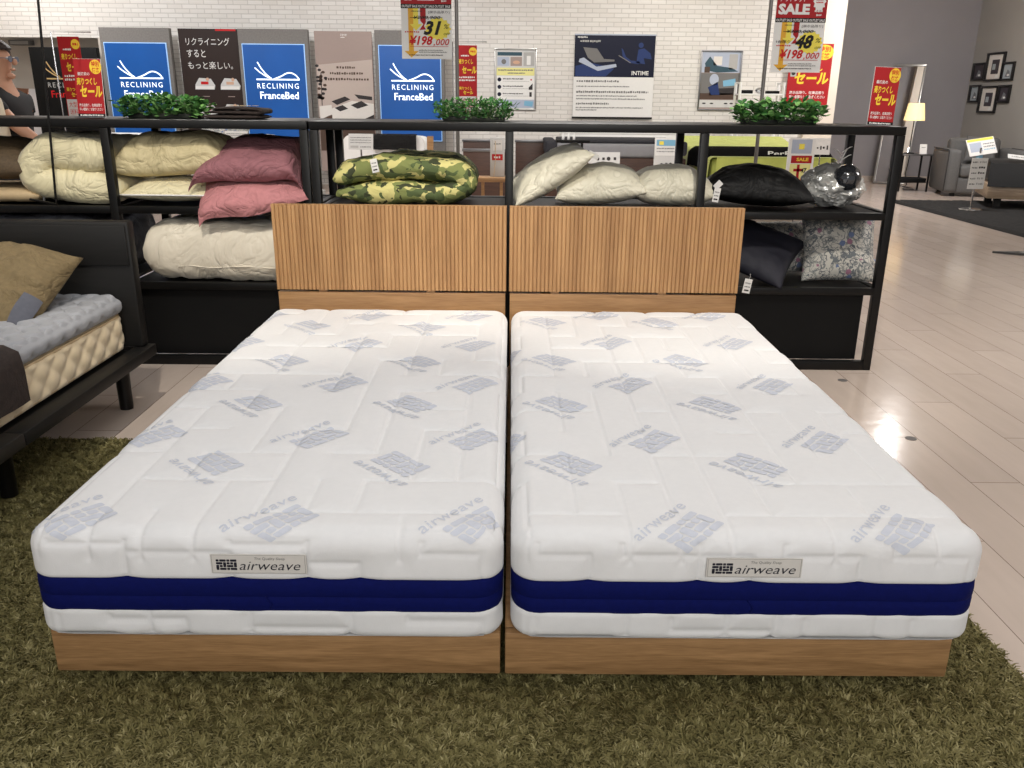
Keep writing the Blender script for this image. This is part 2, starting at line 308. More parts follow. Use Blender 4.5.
# ------------------------------------------------------------------ mesh building
class MB:
    def __init__(s): s.v = []; s.f = []; s.mi = []; s.mats = []
    def _m(s, m):
        m = M[m] if isinstance(m, str) else m
        if m not in s.mats: s.mats.append(m)
        return s.mats.index(m)
    def add(s, V, F, m, X=None):
        k = len(s.v); i = s._m(m)
        for p in V:
            p = Vector(p)
            s.v.append(X @ p if X else p)
        for f in F: s.f.append([a + k for a in f]); s.mi.append(i)
        return s
    def bm(s, bm, m, X=None):
        bm.verts.index_update()
        s.add([v.co.copy() for v in bm.verts], [[v.index for v in f.verts] for f in bm.faces], m, X); bm.free(); return s
    def box(s, x0, x1, y0, y1, z0, z1, m, b=0., seg=2, X=None):
        bm = bmesh.new(); bmesh.ops.create_cube(bm, size=1)
        for v in bm.verts: v.co = Vector(((x0 + x1) / 2 + v.co.x * (x1 - x0), (y0 + y1) / 2 + v.co.y * (y1 - y0), (z0 + z1) / 2 + v.co.z * (z1 - z0)))
        if b: bmesh.ops.bevel(bm, geom=bm.edges[:], offset=b, segments=seg, profile=.5, affect='EDGES')
        return s.bm(bm, m, X)
    def tube(s, pts, r, m, seg=8, r1=None, X=None, closed=False):
        P = [Vector(p) for p in pts]; n = len(P); rs = [r + ((r1 if r1 is not None else r) - r) * i / (n - 1) for i in range(n)] if not isinstance(r, (list, tuple)) else r
        V = []; up = None
        for i, p in enumerate(P):
            if closed: t = (P[(i + 1) % n] - P[i - 1]).normalized()
            else: t = (P[min(i + 1, n - 1)] - P[max(i - 1, 0)]).normalized()
            if up is None:
                up = Vector((0, 0, 1)) if abs(t.z) < .9 else Vector((1, 0, 0))
            a = t.cross(up).normalized(); up = a.cross(t).normalized()
            for k in range(seg):
                q = 2 * math.pi * k / seg
                V.append(p + (a * math.cos(q) + up * math.sin(q)) * rs[i])
        F = []
        for i in range(n if closed else n - 1):
            j = (i + 1) % n
            for k in range(seg): F.append([i * seg + k, i * seg + (k + 1) % seg, j * seg + (k + 1) % seg, j * seg + k])
        if not closed: F.append(list(range(seg))[::-1]); F.append([(n - 1) * seg + k for k in range(seg)])
        return s.add(V, F, m, X)
    def lathe(s, prof, c, m, seg=20, X=None):
        V = []; F = []; c = Vector(c)
        for r, z in prof:
            for k in range(seg):
                q = 2 * math.pi * k / seg; V.append(c + Vector((r * math.cos(q), r * math.sin(q), z)))
        n = len(prof)
        for i in range(n - 1):
            for k in range(seg): F.append([i * seg + k, i * seg + (k + 1) % seg, (i + 1) * seg + (k + 1) % seg, (i + 1) * seg + k])
        F.append(list(range(seg))[::-1]); F.append([(n - 1) * seg + k for k in range(seg)])
        return s.add(V, F, m, X)
    def ball(s, c, r, m, seg=16, ring=10, X=None):
        r = (r, r, r) if not isinstance(r, (tuple, list)) else r
        bm = bmesh.new(); bmesh.ops.create_uvsphere(bm, u_segments=seg, v_segments=ring, radius=1)
        for v in bm.verts: v.co = Vector((c[0] + v.co.x * r[0], c[1] + v.co.y * r[1], c[2] + v.co.z * r[2]))
        return s.bm(bm, m, X)
    def grid(s, P, m, cu=False, cv=False, X=None, flip=False):
        nu, nv = len(P), len(P[0]); V = [p for row in P for p in row]; F = []
        for i in range(nu if cu else nu - 1):
            for j in range(nv if cv else nv - 1):
                i2 = (i + 1) % nu; j2 = (j + 1) % nv
                q = [i * nv + j, i2 * nv + j, i2 * nv + j2, i * nv + j2]
                F.append(q[::-1] if flip else q)
        return s.add(V, F, m, X)
    def extrude(s, pts, axis, a, b, m, X=None):
        """closed 2-D outline swept along an axis ('x','y','z')"""
        def mk(p, t): return {'x': (t, p[0], p[1]), 'y': (p[0], t, p[1]), 'z': (p[0], p[1], t)}[axis]
        n = len(pts); V = [mk(p, a) for p in pts] + [mk(p, b) for p in pts]
        F = [[i, (i + 1) % n, n + (i + 1) % n, n + i] for i in range(n)] + [list(range(n))[::-1], [n + i for i in range(n)]]
        return s.add(V, F, m, X)
    def build(s, name, parent=None, loc=None, rot=None, smooth=None, weld=False, fixn=True):
        me = bpy.data.meshes.new(name)
        me.from_pydata([tuple(p) for p in s.v], [], s.f)
        for m in s.mats: me.materials.append(m)
        me.polygons.foreach_set('material_index', s.mi)
        if weld or fixn:
            bm = bmesh.new(); bm.from_mesh(me)
            if weld: bmesh.ops.remove_doubles(bm, verts=bm.verts, dist=weld if isinstance(weld, float) else 1e-5)
            if fixn: bmesh.ops.recalc_face_normals(bm, faces=bm.faces)
            bm.to_mesh(me); bm.free()
        if smooth is not None:
            me.polygons.foreach_set('use_smooth', [True] * len(me.polygons))
            if smooth < 179: me.set_sharp_from_angle(angle=R(smooth))
        me.update()
        o = bpy.data.objects.new(name, me); COL.objects.link(o)
        if parent: o.parent = parent
        if loc is not None: o.location = loc
        if rot is not None: o.rotation_euler = rot
        return o
def tag(o, label, cat, group=None):
    o['label'] = label; o['category'] = cat
    if group: o['group'] = group
    return o
def thing(name, label, cat, loc=(0, 0, 0), rz=0, group=None, rot=None):
    o = bpy.data.objects.new(name, None); COL.objects.link(o); o.empty_display_size = .1
    o.location = loc; o.rotation_euler = rot if rot else (0, 0, rz)
    return tag(o, label, cat, group)
def struct(o): o['kind'] = 'structure'; return o
def nz3(x, y, z): return noise.noise((x, y, z))

# ------------------------------------------------------------------ lettering
_tc = {}
def text_geo(s, shear=0, bold=0, space=1, res=2):
    key = (s, shear, bold, space, res)
    if key not in _tc:
        c = bpy.data.curves.new('txt', 'FONT'); c.body = s; c.resolution_u = res; c.shear = shear; c.offset = bold; c.space_character = space
        o = bpy.data.objects.new('txt', c); COL.objects.link(o)
        bpy.context.view_layer.update()
        dg = bpy.context.evaluated_depsgraph_get(); ev = o.evaluated_get(dg); me = ev.to_mesh()
        V = np.array([v.co[:2] for v in me.vertices]).reshape(-1, 2); F = [list(p.vertices) for p in me.polygons]
        ev.to_mesh_clear(); bpy.data.objects.remove(o); bpy.data.curves.remove(c)
        _tc[key] = (V, F)
    return _tc[key]
class Print(MB):
    """flat print in the local x-z plane, facing -y; layers stand .7 mm apart"""
    dy = .0007; k = 1; zr = 0; zo = 0; fz = None                       # size factor and reference height of the artwork
    def P(s, x, z, L): return (x * s.k, -s.dy * L, ((s.fz(z) if s.fz else z) - s.zr) * s.k + s.zo)
    def rect(s, x0, x1, z0, z1, m, L=1): return s.add([s.P(x0, z0, L), s.P(x1, z0, L), s.P(x1, z1, L), s.P(x0, z1, L)], [[0, 1, 2, 3]], m)
    def poly(s, pts, m, L=1): return s.add([s.P(x, z, L) for x, z in pts], [list(range(len(pts)))], m)
    def disc(s, x, z, rx, m, L=1, rz=None, n=20): return s.poly([(x + rx * math.cos(2 * math.pi * k / n), z + (rz or rx) * math.sin(2 * math.pi * k / n)) for k in range(n)], m, L)
    def star(s, x, z, r0, r1, n, m, L=1): return s.poly([(x + (r0 if k % 2 else r1) * math.cos(math.pi * k / n), z + (r0 if k % 2 else r1) * math.sin(math.pi * k / n)) for k in range(2 * n)], m, L)
    def text(s, t, x0, x1, z0, h, m, L=2, shear=0, bold=0, space=1):
        """fitted to the box x0..x1, baseline box z0..z0+h"""
        V, F = text_geo(t, shear, bold, space)
        a = V.min(0); b = V.max(0)
        q = (V - a) / np.maximum(b - a, 1e-6)
        return s.add([s.P(x0 + u * (x1 - x0), z0 + v * h, L) for u, v in q], F, m)
    def line(s, pts, wd, m, L=2):
        for (xa, za), (xb, zb) in zip(pts[:-1], pts[1:]):
            d = Vector((xb - xa, zb - za)); k = d.length or 1e-6; nx, nz = -d.y / k * wd / 2, d.x / k * wd / 2
            s.poly([(xa + nx, za + nz), (xa - nx, za - nz), (xb - nx, zb - nz), (xb + nx, zb + nz)], m, L)
        return s
    def greek(s, x0, x1, z, h, m, L=2, seed=0):
        """a row of print too small to read"""
        r = random.Random(seed); x = x0
        while x < x1:
            wd = h * r.uniform(.5, .9); s.rect(x, min(x + wd, x1), z + h * r.uniform(0, .2), z + h * r.uniform(.75, 1), m, L); x += wd + h * r.uniform(.15, .45)
        return s

# ------------------------------------------------------------------ soft goods
def pillow(mb, w, d, h, m, n=36, pinch=.07, wr=.006, seed=0, flat=.4, p=2.4, q=.55, X=None, ear=0.):
    def pt(u, v, side):
        s = max(0, (1 - abs(u) ** p)) ** q * max(0, (1 - abs(v) ** p)) ** q
        x = w / 2 * u * (1 - pinch * (1 - v * v) * abs(u)); y = d / 2 * v * (1 - pinch * (1 - u * u) * abs(v))
        z = (h if side > 0 else -h * flat) * s
        e = max(abs(u), abs(v))
        k = wr * (s ** .4) * (nz3(x * 9 + seed * 3.1, y * 9, seed) * 1.2 + nz3(x * 22, y * 22 + seed, 4) * .5 + 1.2 * (.3 - abs(nz3(x * 7 + seed, y * 16, seed + 2))))
        k += wr * .8 * (e ** 4) * math.sin((math.atan2(v, u)) * 16 + 6 * nz3(u * 2, v * 2, seed)) * (s ** .5) * 1.6
        return Vector((x + ear * nz3(v * 2, seed, 1) * abs(u) ** 3, y + ear * nz3(u * 2, seed, 5) * abs(v) ** 3, z + (k if side > 0 else 0)))
    for side in (1, -1):
        G = [[pt(-1 + 2 * i / n, -1 + 2 * j / n, side) for j in range(n + 1)] for i in range(n + 1)]
        mb.grid(G, m, X=X, flip=side < 0)
    return mb
def catmull(P, k=8):
    P = [Vector(p) for p in P]; out = []
    Q = [P[0] * 2 - P[1]] + P + [P[-1] * 2 - P[-2]]
    for i in range(1, len(Q) - 2):
        a, b, c, d = Q[i - 1:i + 3]
        for j in range(k):
            t = j / k
            out.append(.5 * ((2 * b) + (c - a) * t + (2 * a - 5 * b + 4 * c - d) * t * t + (3 * b - a - 3 * c + d) * t ** 3))
    out.append(P[-1]); return out
def fold(mb, path, th, y0, y1, m, ny=22, wr=.012, seed=0, k=7, endr=.28, zmin=None, freq=7, taper=True, skew=0, tl=.12, emin=.40):
    """a quilt folded along a path in the x-z plane, running back from y0 to y1, with rounded edges"""
    C = catmull([Vector((p[0], 0, p[1])) for p in path], k); n = len(C)
    N = []
    for i in range(n):
        t = (C[min(i + 1, n - 1)] - C[max(i - 1, 0)]).normalized(); N.append(Vector((-t.z, 0, t.x)))
    G = []
    for j in range(ny + 1):
        t = j / ny; y = y0 + (y1 - y0) * t
        a = abs(2 * t - 1); e = 1.0
        if a > 1 - endr: e = math.sqrt(max(0.0, 1 - ((a - (1 - endr)) / endr) ** 2))
        loop = []
        def off(i, s):
            w = th / 2 * (e * (1 - emin) + emin)
            if taper:
                d = min(i, n - 1 - i) / (n * tl)
                if d < 1: w *= max(.05, 1 - (1 - d) ** 2.6) ** (1 / 2.6)
            c = C[i]
            q = wr * (1.1 * (.5 - abs(nz3(c.x * freq * 1.7, y * freq * .8 + seed, c.z * freq * 1.7 + s))) + nz3(c.x * freq + seed, y * freq, c.z * freq + s * 3) * 1.3 + .6 * nz3(c.x * freq * 2.7, y * freq * 2.2 + seed, s * 5 + c.z * 9))
            v = c + N[i] * s * (w + q * min(1, e + .2))
            v = Vector((v.x + skew * (y - y0), y, v.z))
            if zmin is not None and v.z < zmin: v.z = zmin
            return v
        for i in range(n): loop.append(off(i, 1))
        for i in range(n - 1, -1, -1): loop.append(off(i, -1))
        G.append(loop)
    mb.grid(G, m, cv=True)
    L = len(G[0]); k0 = len(mb.v) - L * (ny + 1); im = mb._m(m)
    for base in (k0, k0 + L * ny):
        for i in range(n - 1):
            mb.f.append([base + i, base + i + 1, base + L - 2 - i, base + L - 1 - i]); mb.mi.append(im)
    return mb
def drape(mb, P, m, th=.006, X=None):
    """a thin cloth over a grid of points, given real thickness"""
    nu, nv = len(P), len(P[0]); N = [[None] * nv for _ in range(nu)]
    for i in range(nu):
        for j in range(nv):
            a = P[min(i + 1, nu - 1)][j] - P[max(i - 1, 0)][j]; b = P[i][min(j + 1, nv - 1)] - P[i][max(j - 1, 0)]
            N[i][j] = a.cross(b).normalized() if a.cross(b).length > 1e-9 else Vector((0, 0, 1))
    Q = [[P[i][j] - N[i][j] * th for j in range(nv)] for i in range(nu)]
    mb.grid(P, m, X=X); mb.grid(Q, m, X=X, flip=True)
    edge = lambda A: [A[i][0] for i in range(nu)] + [A[-1][j] for j in range(1, nv)] + [A[i][-1] for i in range(nu - 2, -1, -1)] + [A[0][j] for j in range(nv - 2, 0, -1)]
    a, b = edge(P), edge(Q); n = len(a)
    mb.add(a + b, [[i, (i + 1) % n, n + (i + 1) % n, n + i] for i in range(n)], m, X)
    return mb
# ------------------------------------------------------------------ the setting
def slab(name, x0, x1, y0, y1, z0, z1, m): return struct(MB().box(x0, x1, y0, y1, z0, z1, m).build(name))
slab('floor', -9.2, 8.0, -3, 15.2, -.1, 0, 'floor')
slab('ceiling', -9.2, 8.0, -3, 15.2, 3.3, 3.4, 'ceil')
slab('wall_back', -5.66, 4.15, 12.5, 12.65, 0, 3.3, 'brick')
slab('wall_lintel', -9.1, -5.66, 12.5, 12.65, 2.035, 3.3, 'brick')
slab('wall_alcove', -9.1, -5.0, 13.3, 13.45, 0, 2.3, 'alcove')
slab('trim_1', -9.1, -5.3, 13.15, 13.3, 0, 1.37, 'alcove2')
slab('trim_2', -5.70, -5.64, 12.485, 12.65, 0, 2.04, 'alcove')
slab('trim_3', 4.15, 4.555, 12.44, 12.65, 0, 3.3, 'cream')
slab('wall_return', 4.35, 4.5, 12.65, 15, 0, 3.3, 'greywall')
slab('wall_far', 4.3, 7.7, 15, 15.15, 0, 3.3, 'greywall')
slab('wall_right', 7.7, 7.85, -3, 15.15, 0, 3.3, 'sidewall')
slab('wall_left', -9.2, -9.05, -3, 15, 0, 3.3, 'cream')
slab('baseboard_far', 4.52, 7.7, 14.985, 15, 0, .09, 'base')
slab('baseboard_right', 7.685, 7.7, -3, 14.98, 0, .09, 'base')
slab('baseboard_back', -5.6, 4.15, 12.485, 12.5, 0, .09, 'base')
t = thing('wall_lamp', 'small grey lamp box fixed high in the pale alcove behind the person', 'lamp', (-7.17, 13.24, 2.005))
MB().box(-.16, .16, -.06, .10, -.035, .035, 'greyink', .01).build('housing', t)
MB().box(-.13, .13, -.065, -.058, -.025, .02, 'lightink', .002).build('diffuser', t)
for i, (x, y) in enumerate([(1.607, 3.837), (1.604, 3.101)]):
    o = MB().lathe([(.0, .0003), (.022, .0003), (.022, .0016), (.0, .0018)], (x, y, 0), 'stain', 16).build('floor_sticker', smooth=30)
    tag(o, ['small dark round spot on the floor just in front of the rack corner', 'small dark round spot on the floor beside the right mattress'][i], 'floor mark', 'dark floor spots')

# ------------------------------------------------------------------ the two oak beds
XC = -.0085
def oak_bed(x0, x1, label):
    cx = (x0 + x1) / 2; hw = (x1 - x0) / 2
    t = thing('oak_bed', label, 'bed', (cx, 2.5, 0))
    Y0 = 1.562 - 2.5; Y1 = 3.532 - 2.5
    MB().box(-hw + .002, hw - .002, Y0, Y0 + .026, .053, .1595, 'oakfoot', .004).build('foot_panel', t, smooth=35)
    for s in (-1, 1):
        MB().box(s * hw - s * .002 - (.026 if s > 0 else 0), s * hw - s * .002 + (.026 if s < 0 else 0), Y0 + .028, Y1 - .008, .053, .158, 'oak', .003).build('side_rail', t, smooth=35)
    MB().box(-hw + .03, hw - .03, Y0 + .028, Y1 - .01, .135, .160, 'oak').build('slat_base', t)
    for sx in (-1, 1):
        for y in (Y0 + .22, Y1 - .22):
            MB().lathe([(.022, 0), (.026, .01), (.026, .134)], (sx * (hw - .2), y, 0), 'black', 14).build('leg', t, smooth=40)
    # headboard: fluted upper panel over a plain lower panel
    hb = MB(); w = 2 * hw - .005; pitch = .0168; n = int(round(w / pitch)); pitch = w / n
    prof = [(-w / 2, 0.024)]
    for i in range(n):
        a = -w / 2 + i * pitch
        prof += [(a + .0010, .0015), (a + .0016, -.0030), (a + .0036, -.0050), (a + pitch - .0036, -.0050), (a + pitch - .0016, -.0030), (a + pitch - .0010, .0015)]
    prof += [(w / 2, .024)]
    hb.extrude([(x, Y1 + y) for x, y in prof], 'z', .489, .846, 'slat')
    h = hb.build('headboard', t, smooth=20)
    MB().box(-w / 2, w / 2, Y1 + .0245, Y1 + .034, .485, .846, 'oak').build('back_panel', h)
    MB().box(-w / 2 + .004, w / 2 - .004, Y1, Y1 + .030, .10, .478, 'oak', .002).build('lower_panel', t)
    for x in (-.30 * w, .17 * w):
        MB().box(x - .018, x + .018, Y1 + .004, Y1 + .024, .4785, .4888, 'oak').build('spacer', h)
    for sx in (-1, 1):
        MB().box(sx * .33 * w - .03, sx * .33 * w + .03, Y1 + .035, Y1 + .06, 0, .80, 'blackwood', .003).build('headboard_post', t)
    return t
oak_bed(XC - .987, XC - .003, 'left oak bed frame with fluted headboard, under the mattress nearer the black bed')
oak_bed(XC + .003, XC + .987, 'right oak bed frame with fluted headboard, under the mattress nearer the open floor')

# mattress with a knitted cover --------------------------------------------------
MW, ML = .998, 1.988
def rounded(u, v, wz, a, b, z0, z1, rt, rb, RC, d=0.):
    """points on a box -> points on the same box with rounded plan corners and rounded top and bottom edges"""
    a, b, z0, z1 = a + d, b + d, z0 - d, z1 + d
    x, y, z = np.clip(u, -a, a), np.clip(v, -b, b), np.clip(wz, z0, z1)
    e = np.minimum(a - abs(x), b - abs(y))
    qx, qy = np.clip(x, -(a - RC), a - RC), np.clip(y, -(b - RC), b - RC)
    dx, dy = x - qx, y - qy
    mx = np.maximum(abs(dx), abs(dy)); nn = np.sqrt(dx * dx + dy * dy); k = np.where(nn > 1e-9, mx / np.maximum(nn, 1e-9), 1)
    X, Y = qx + dx * k, qy + dy * k
    # outward plan normal
    ox = np.where(nn > 1e-9, dx / np.maximum(nn, 1e-9), 0); oy = np.where(nn > 1e-9, dy / np.maximum(nn, 1e-9), 0)
    def rnd(X, Y, z, zr, r, s):
        p = np.clip(r - e, 0, r); q = np.clip(r - (zr - z) * s, 0, r); on = (p > 0) & (q > 0)
        m = np.maximum(p, q); nn = np.sqrt(p * p + q * q); k = np.where(on, m / np.maximum(nn, 1e-9), 1)
        X = X + ox * (p * k - p); Y = Y + oy * (p * k - p)
        return X, Y, z + s * (q * k - q)
    X, Y, Z = rnd(X, Y, z, z1, rt, 1)
    if rb: X, Y, Z = rnd(X, Y, Z, z0, rb, -1)
    return X, Y, Z
def maze(seed, a, b, side):
    """quilting seams: outlines of interlocking blocks in the unfolded top, as segments"""
    r = random.Random(seed); cx, cy = .108, .162; nx = int(2 * (a + side) / cx) + 1; ny = int(2 * (b + side) / cy) + 1
    cell = {}; k = 0
    for i in range(nx):
        for j in range(ny):
            if (i, j) in cell: continue
            k += 1; cell[i, j] = k; ci, cj = i, j
            for _ in range(r.choice((1, 1, 2, 2))):
                o = [(ci + p, cj + q) for p, q in ((1, 0), (0, 1), (0, -1), (-1, 0), (0, 1)) if 0 <= ci + p < nx and 0 <= cj + q < ny and (ci + p, cj + q) not in cell]
                if not o: break
                ci, cj = r.choice(o); cell[ci, cj] = k
    S = []
    x0, y0 = -a - side + .02, -b - side + .038
    for i in range(nx):
        for j in range(ny):
            if i + 1 < nx and cell[i, j] != cell[i + 1, j] and r.random() < .88: S.append((x0 + (i + 1) * cx, y0 + j * cy, x0 + (i + 1) * cx, y0 + (j + 1) * cy))
            if j + 1 < ny and cell[i, j] != cell[i, j + 1] and r.random() < (.66 if 0 < j < ny - 2 else .9): S.append((x0 + i * cx, y0 + (j + 1) * cy, x0 + (i + 1) * cx, y0 + (j + 1) * cy))
    x = -a + .05                                   # stepped blocks sewn along the front and back borders
    while x < a - .1:
        x2 = min(x + r.choice((.11, .16, .22)), a - .04); v = r.choice((.028, .048, .072))
        for sg in (-1, 1): S += [(x, sg * (b + v), x2, sg * (b + v))]
        S += [(x2, -b - .105, x2, -b - v), (x, -b - v, x, -b - .02)]
        x = x2 + r.choice((0, 0, .07, .13))
    S = [(min(p, r_), min(q, t_), max(p, r_), max(q, t_)) for p, q, r_, t_ in S]
    return np.array(S)
def seam_depth(U, V, S):
    d = np.full(U.shape, 9.)
    for xa, ya, xb, yb in S:
        m = (U > xa - .07) & (U < xb + .07) & (V > ya - .07) & (V < yb + .07)
        if not m.any(): continue
        qx = np.clip(U[m], xa, xb); qy = np.clip(V[m], ya, yb)
        d[m] = np.minimum(d[m], np.hypot(U[m] - qx, V[m] - qy))
    return .0042 * np.exp(-(d / .0066) ** 2) + .0045 * np.exp(-(d / .028) ** 2)
EMB = [(0, 0, 1, 2), (1, 0, 3, 1), (3, 0, 4, 1), (4, 0, 6, 1), (1, 1, 2, 2), (2, 1, 3, 3), (3, 1, 5, 2), (5, 1, 6, 3), (0, 2, 2, 3), (3, 2, 4, 3), (4, 2, 5, 3), (0, 3, 1, 4), (1, 3, 3, 4), (3, 3, 4, 4), (4, 3, 6, 4)]
def emblem_polys(L, W, fine=False):
    """the woven-grid mark: rounded blocks, local frame x along L, y across W"""
    out = []
    for x0, y0, x1, y1 in EMB:
        g = L * .0150; c = L * .030
        xa, xb, ya, yb = x0 / 6 * L + g - L / 2, x1 / 6 * L - g - L / 2, y0 / 4 * W + g - W / 2, y1 / 4 * W - g - W / 2
        c = min(c, (xb - xa) * .4, (yb - ya) * .4)
        ins = lambda y: (lambda d: c - math.sqrt(max(0, c * c - (c - d) ** 2)) if d < c else 0)(min(y - ya, yb - y))
        lv = [ya, ya + c * .35, ya + c] + [ya + c + (yb - ya - 2 * c) * k / 3 for k in (1, 2)] + [yb - c, yb - c * .35, yb]
        if fine:
            nc = max(3, int((xb - xa) / .005)); V = []; F = []
            for y in lv:
                q = ins(y); V += [(xa + q + (xb - xa - 2 * q) * k / nc, y) for k in range(nc + 1)]
            for a in range(len(lv) - 1):
                for k in range(nc): F.append([a * (nc + 1) + k, a * (nc + 1) + k + 1, (a + 1) * (nc + 1) + k + 1, (a + 1) * (nc + 1) + k])
            out.append((np.array(V), F))
        else: out.append([(xa + ins(y), y) for y in lv[::-1]] + [(xb - ins(y), y) for y in lv])
    return out
def mattress(cx, seed, label, A, B, tagx):
    a, b = MW / 2, ML / 2; cy = 1.528 + b
    t = thing('mattress', label, 'mattress', (cx, cy, .1605))
    Z = .1605
    def cover(name, z0, z1, rt, rb, S, top, inset, step, prints):
        aa, bb = a - inset, b - inset
        P = dict(a=aa, b=bb, z0=z0 - Z, z1=z1 - Z, rt=rt, rb=rb, RC=.062)
        xs = np.linspace(-aa, aa, int(2 * aa / step) + 1); ys = np.linspace(-bb, bb, int(2 * bb / step) + 1)
        mb_v = []; mb_f = []
        def patch(U, V, W3, uu, vv, flip):
            q = np.zeros_like(U)
            X, Y, Zz = rounded(U, V, W3, **P)
            if S is not None:
                X1, Y1, Z1 = rounded(U * (aa + .001) / aa, V * (bb + .001) / bb, np.where(W3 >= P['z1'] - 1e-9, W3 + .001, W3), d=.001, **P)
                N = np.stack([X1 - X, Y1 - Y, Z1 - Zz], -1)
                N /= np.maximum(np.linalg.norm(N, axis=-1, keepdims=True), 1e-9)
                dd = (seam_depth(uu, vv, S) * np.clip((np.maximum(aa - abs(U), bb - abs(V)) - .012) / .05, 0, 1))[..., None]
                X, Y, Zz = (X - N[..., 0] * dd[..., 0]), (Y - N[..., 1] * dd[..., 0]), (Zz - N[..., 2] * dd[..., 0])
            k = sum(len(v) for v in mb_v); nu, nv = U.shape
            mb_v.append(np.stack([X, Y, Zz], -1).reshape(-1, 3))
            I = np.arange(nu * nv).reshape(nu, nv) + k
            F = np.stack([I[:-1, :-1], I[1:, :-1], I[1:, 1:], I[:-1, 1:]], -1).reshape(-1, 4)
            mb_f.append(F[:, ::-1] if flip else F)
        h = z1 - z0; zs = np.linspace(z0 - Z, z1 - Z, max(4, int(h / step) + 1))
        U, V = np.meshgrid(xs, ys, indexing='ij')
        if top: patch(U, V, np.full_like(U, z1 - Z), U, V, False)
        else: patch(U[::8, ::8], V[::8, ::8], np.full_like(U[::8, ::8], z1 - Z), U[::8, ::8], V[::8, ::8], False)
        if rb is not None and not top: patch(U[::8, ::8], V[::8, ::8], np.full_like(U[::8, ::8], z0 - Z), U[::8, ::8] + 5, V[::8, ::8], True)
        for s in (-1, 1):
            U, W3 = np.meshgrid(xs, zs, indexing='ij'); V = np.full_like(U, s * bb)
            patch(U, V, W3, U, V + s * (z1 - Z - W3), s > 0)
            V, W3 = np.meshgrid(ys, zs, indexing='ij'); U = np.full_like(V, s * aa)
            patch(U, V, W3, U + s * (z1 - Z - W3), V, s < 0)
        V_ = np.concatenate(mb_v); F_ = np.concatenate(mb_f).tolist(); mats = ['knit'] * len(F_)
        V_ = V_.tolist()
        if prints:
            for px, py, ang in prints:
                ca, sa = math.cos(ang), math.sin(ang); polys = emblem_polys(.142, .086, True)
                tv, tf = text_geo('airweave', .25, .006, 1.05, 3); q = (tv - tv.min(0)) / (tv.max(0) - tv.min(0))
                polys.append((np.stack([-.105 + q[:, 0] * .192, .058 + q[:, 1] * .030], -1), tf))
                for pv, pf in polys:
                    w2 = np.stack([px + pv[:, 0] * ca - pv[:, 1] * sa, py + pv[:, 0] * sa + pv[:, 1] * ca], -1)
                    over_y = np.clip(-bb - w2[:, 1], 0, None); over_x = np.clip(abs(w2[:, 0]) - aa, 0, None)
                    if over_y.max() > z1 - z0 - .004 or over_x.max() > z1 - z0 - .004: continue
                    u = np.clip(w2[:, 0], -aa, aa); v = np.clip(w2[:, 1], -bb, bb); w3 = z1 - Z - np.maximum(over_y, over_x)
                    dd = seam_depth(w2[:, 0], w2[:, 1], S) * np.clip((np.maximum(aa - abs(u), bb - abs(v)) - .012) / .05, 0, 1)
                    X0, Y0, Z0 = rounded(u, v, w3, **P)
                    X1, Y1, Z1 = rounded(u * (aa + .001) / aa, v * (bb + .001) / bb, np.where(w3 >= P['z1'] - 1e-9, w3 + .001, w3), d=.001, **P)
                    N = np.stack([X1 - X0, Y1 - Y0, Z1 - Z0], -1); N /= np.maximum(np.linalg.norm(N, axis=-1, keepdims=True), 1e-9)
                    Q = np.stack([X0, Y0, Z0], -1) + N * (.0014 - dd)[:, None]
                    k = len(V_); V_ += Q.tolist(); F_ += [[i + k for i in f] for f in pf]; mats += ['printink'] * len(pf)
        o = MB(); o.v = [Vector(p) for p in V_]; o.f = F_; o.mi = [0 if m == 'knit' else 1 for m in mats]; o.mats = [M['knit'], M['printink']]
        ob = o.build(name, t, smooth=60, weld=2e-5, fixn=False)
        return ob
    S = maze(seed, a, b, .1)
    pr = [(x - cx, y - cy, R(50)) for x, y in A] + [(x - cx, y - cy, R(136)) for x, y in B]
    cover('upper_cover', .306, .417, .050, .012, S, True, 0., .004, pr)
    cover('lower_cover', .161, .236, .012, .026, maze(seed + 5, a, b, .1), False, .0005, .005, None)
    # navy band between the two covers, with its zip line
    band = MB()
    N = 40
    def ring(ins, z):
        P = []; aa, bb, rc = a - ins, b - ins, .062 - ins
        for qx, qy, a0 in ((aa - rc, bb - rc, 0), (-aa + rc, bb - rc, 90), (-aa + rc, -bb + rc, 180), (aa - rc, -bb + rc, 270)):
            for k in range(9): P.append(Vector((qx + rc * math.cos(R(a0 + k * 11.25)), qy + rc * math.sin(R(a0 + k * 11.25)), z - Z)))
        return P
    prof = [(.02, .227), (.005, .2305), (.0015, .240), (.001, .262), (.0035, .2665), (.001, .271), (.0005, .288), (.002, .303), (.006, .3085), (.02, .312)]
    band.grid([ring(i, z) for i, z in prof], 'navy', cv=True)
    bnd = band.build('side_band', t, smooth=50)
    MB().tube([(.0, -b + .002, .268 - Z), (.012, -b + .0005, .250 - Z), (.008, -b + .0005, .238 - Z)], .0022, 'navy', 6).build('zip_pull', bnd, smooth=60)
    # label tag with the maker's lettering
    tg = thing_part = MB().box(-.099, .099, -.0012, .0008, -.0225, .0225, 'tagcloth', .0005)
    tx = tagx - cx
    tob = tg.build('label_tag', t, loc=(tx, -b - .0022, .3485 - Z))
    p = Print(); p.dy = .0003
    for x0, x1, z0, z1 in ((-.096, .096, .0205, .0212), (-.096, .096, -.0212, -.0205), (-.0965, -.0955, -.021, .021), (.0955, .0965, -.021, .021)): p.rect(x0, x1, z0, z1, 'tagedge')
    for q in emblem_polys(.044, .026): p.poly([(x - .066, z - .0015) for x, z in q], 'tagink', 2)
    p.text('airweave', -.040, .086, -.0135, .0195, 'tagink', shear=.3, bold=-.004)
    p.text('The Quality Sleep', -.008, .055, .0085, .0075, 'greyink', shear=.1)
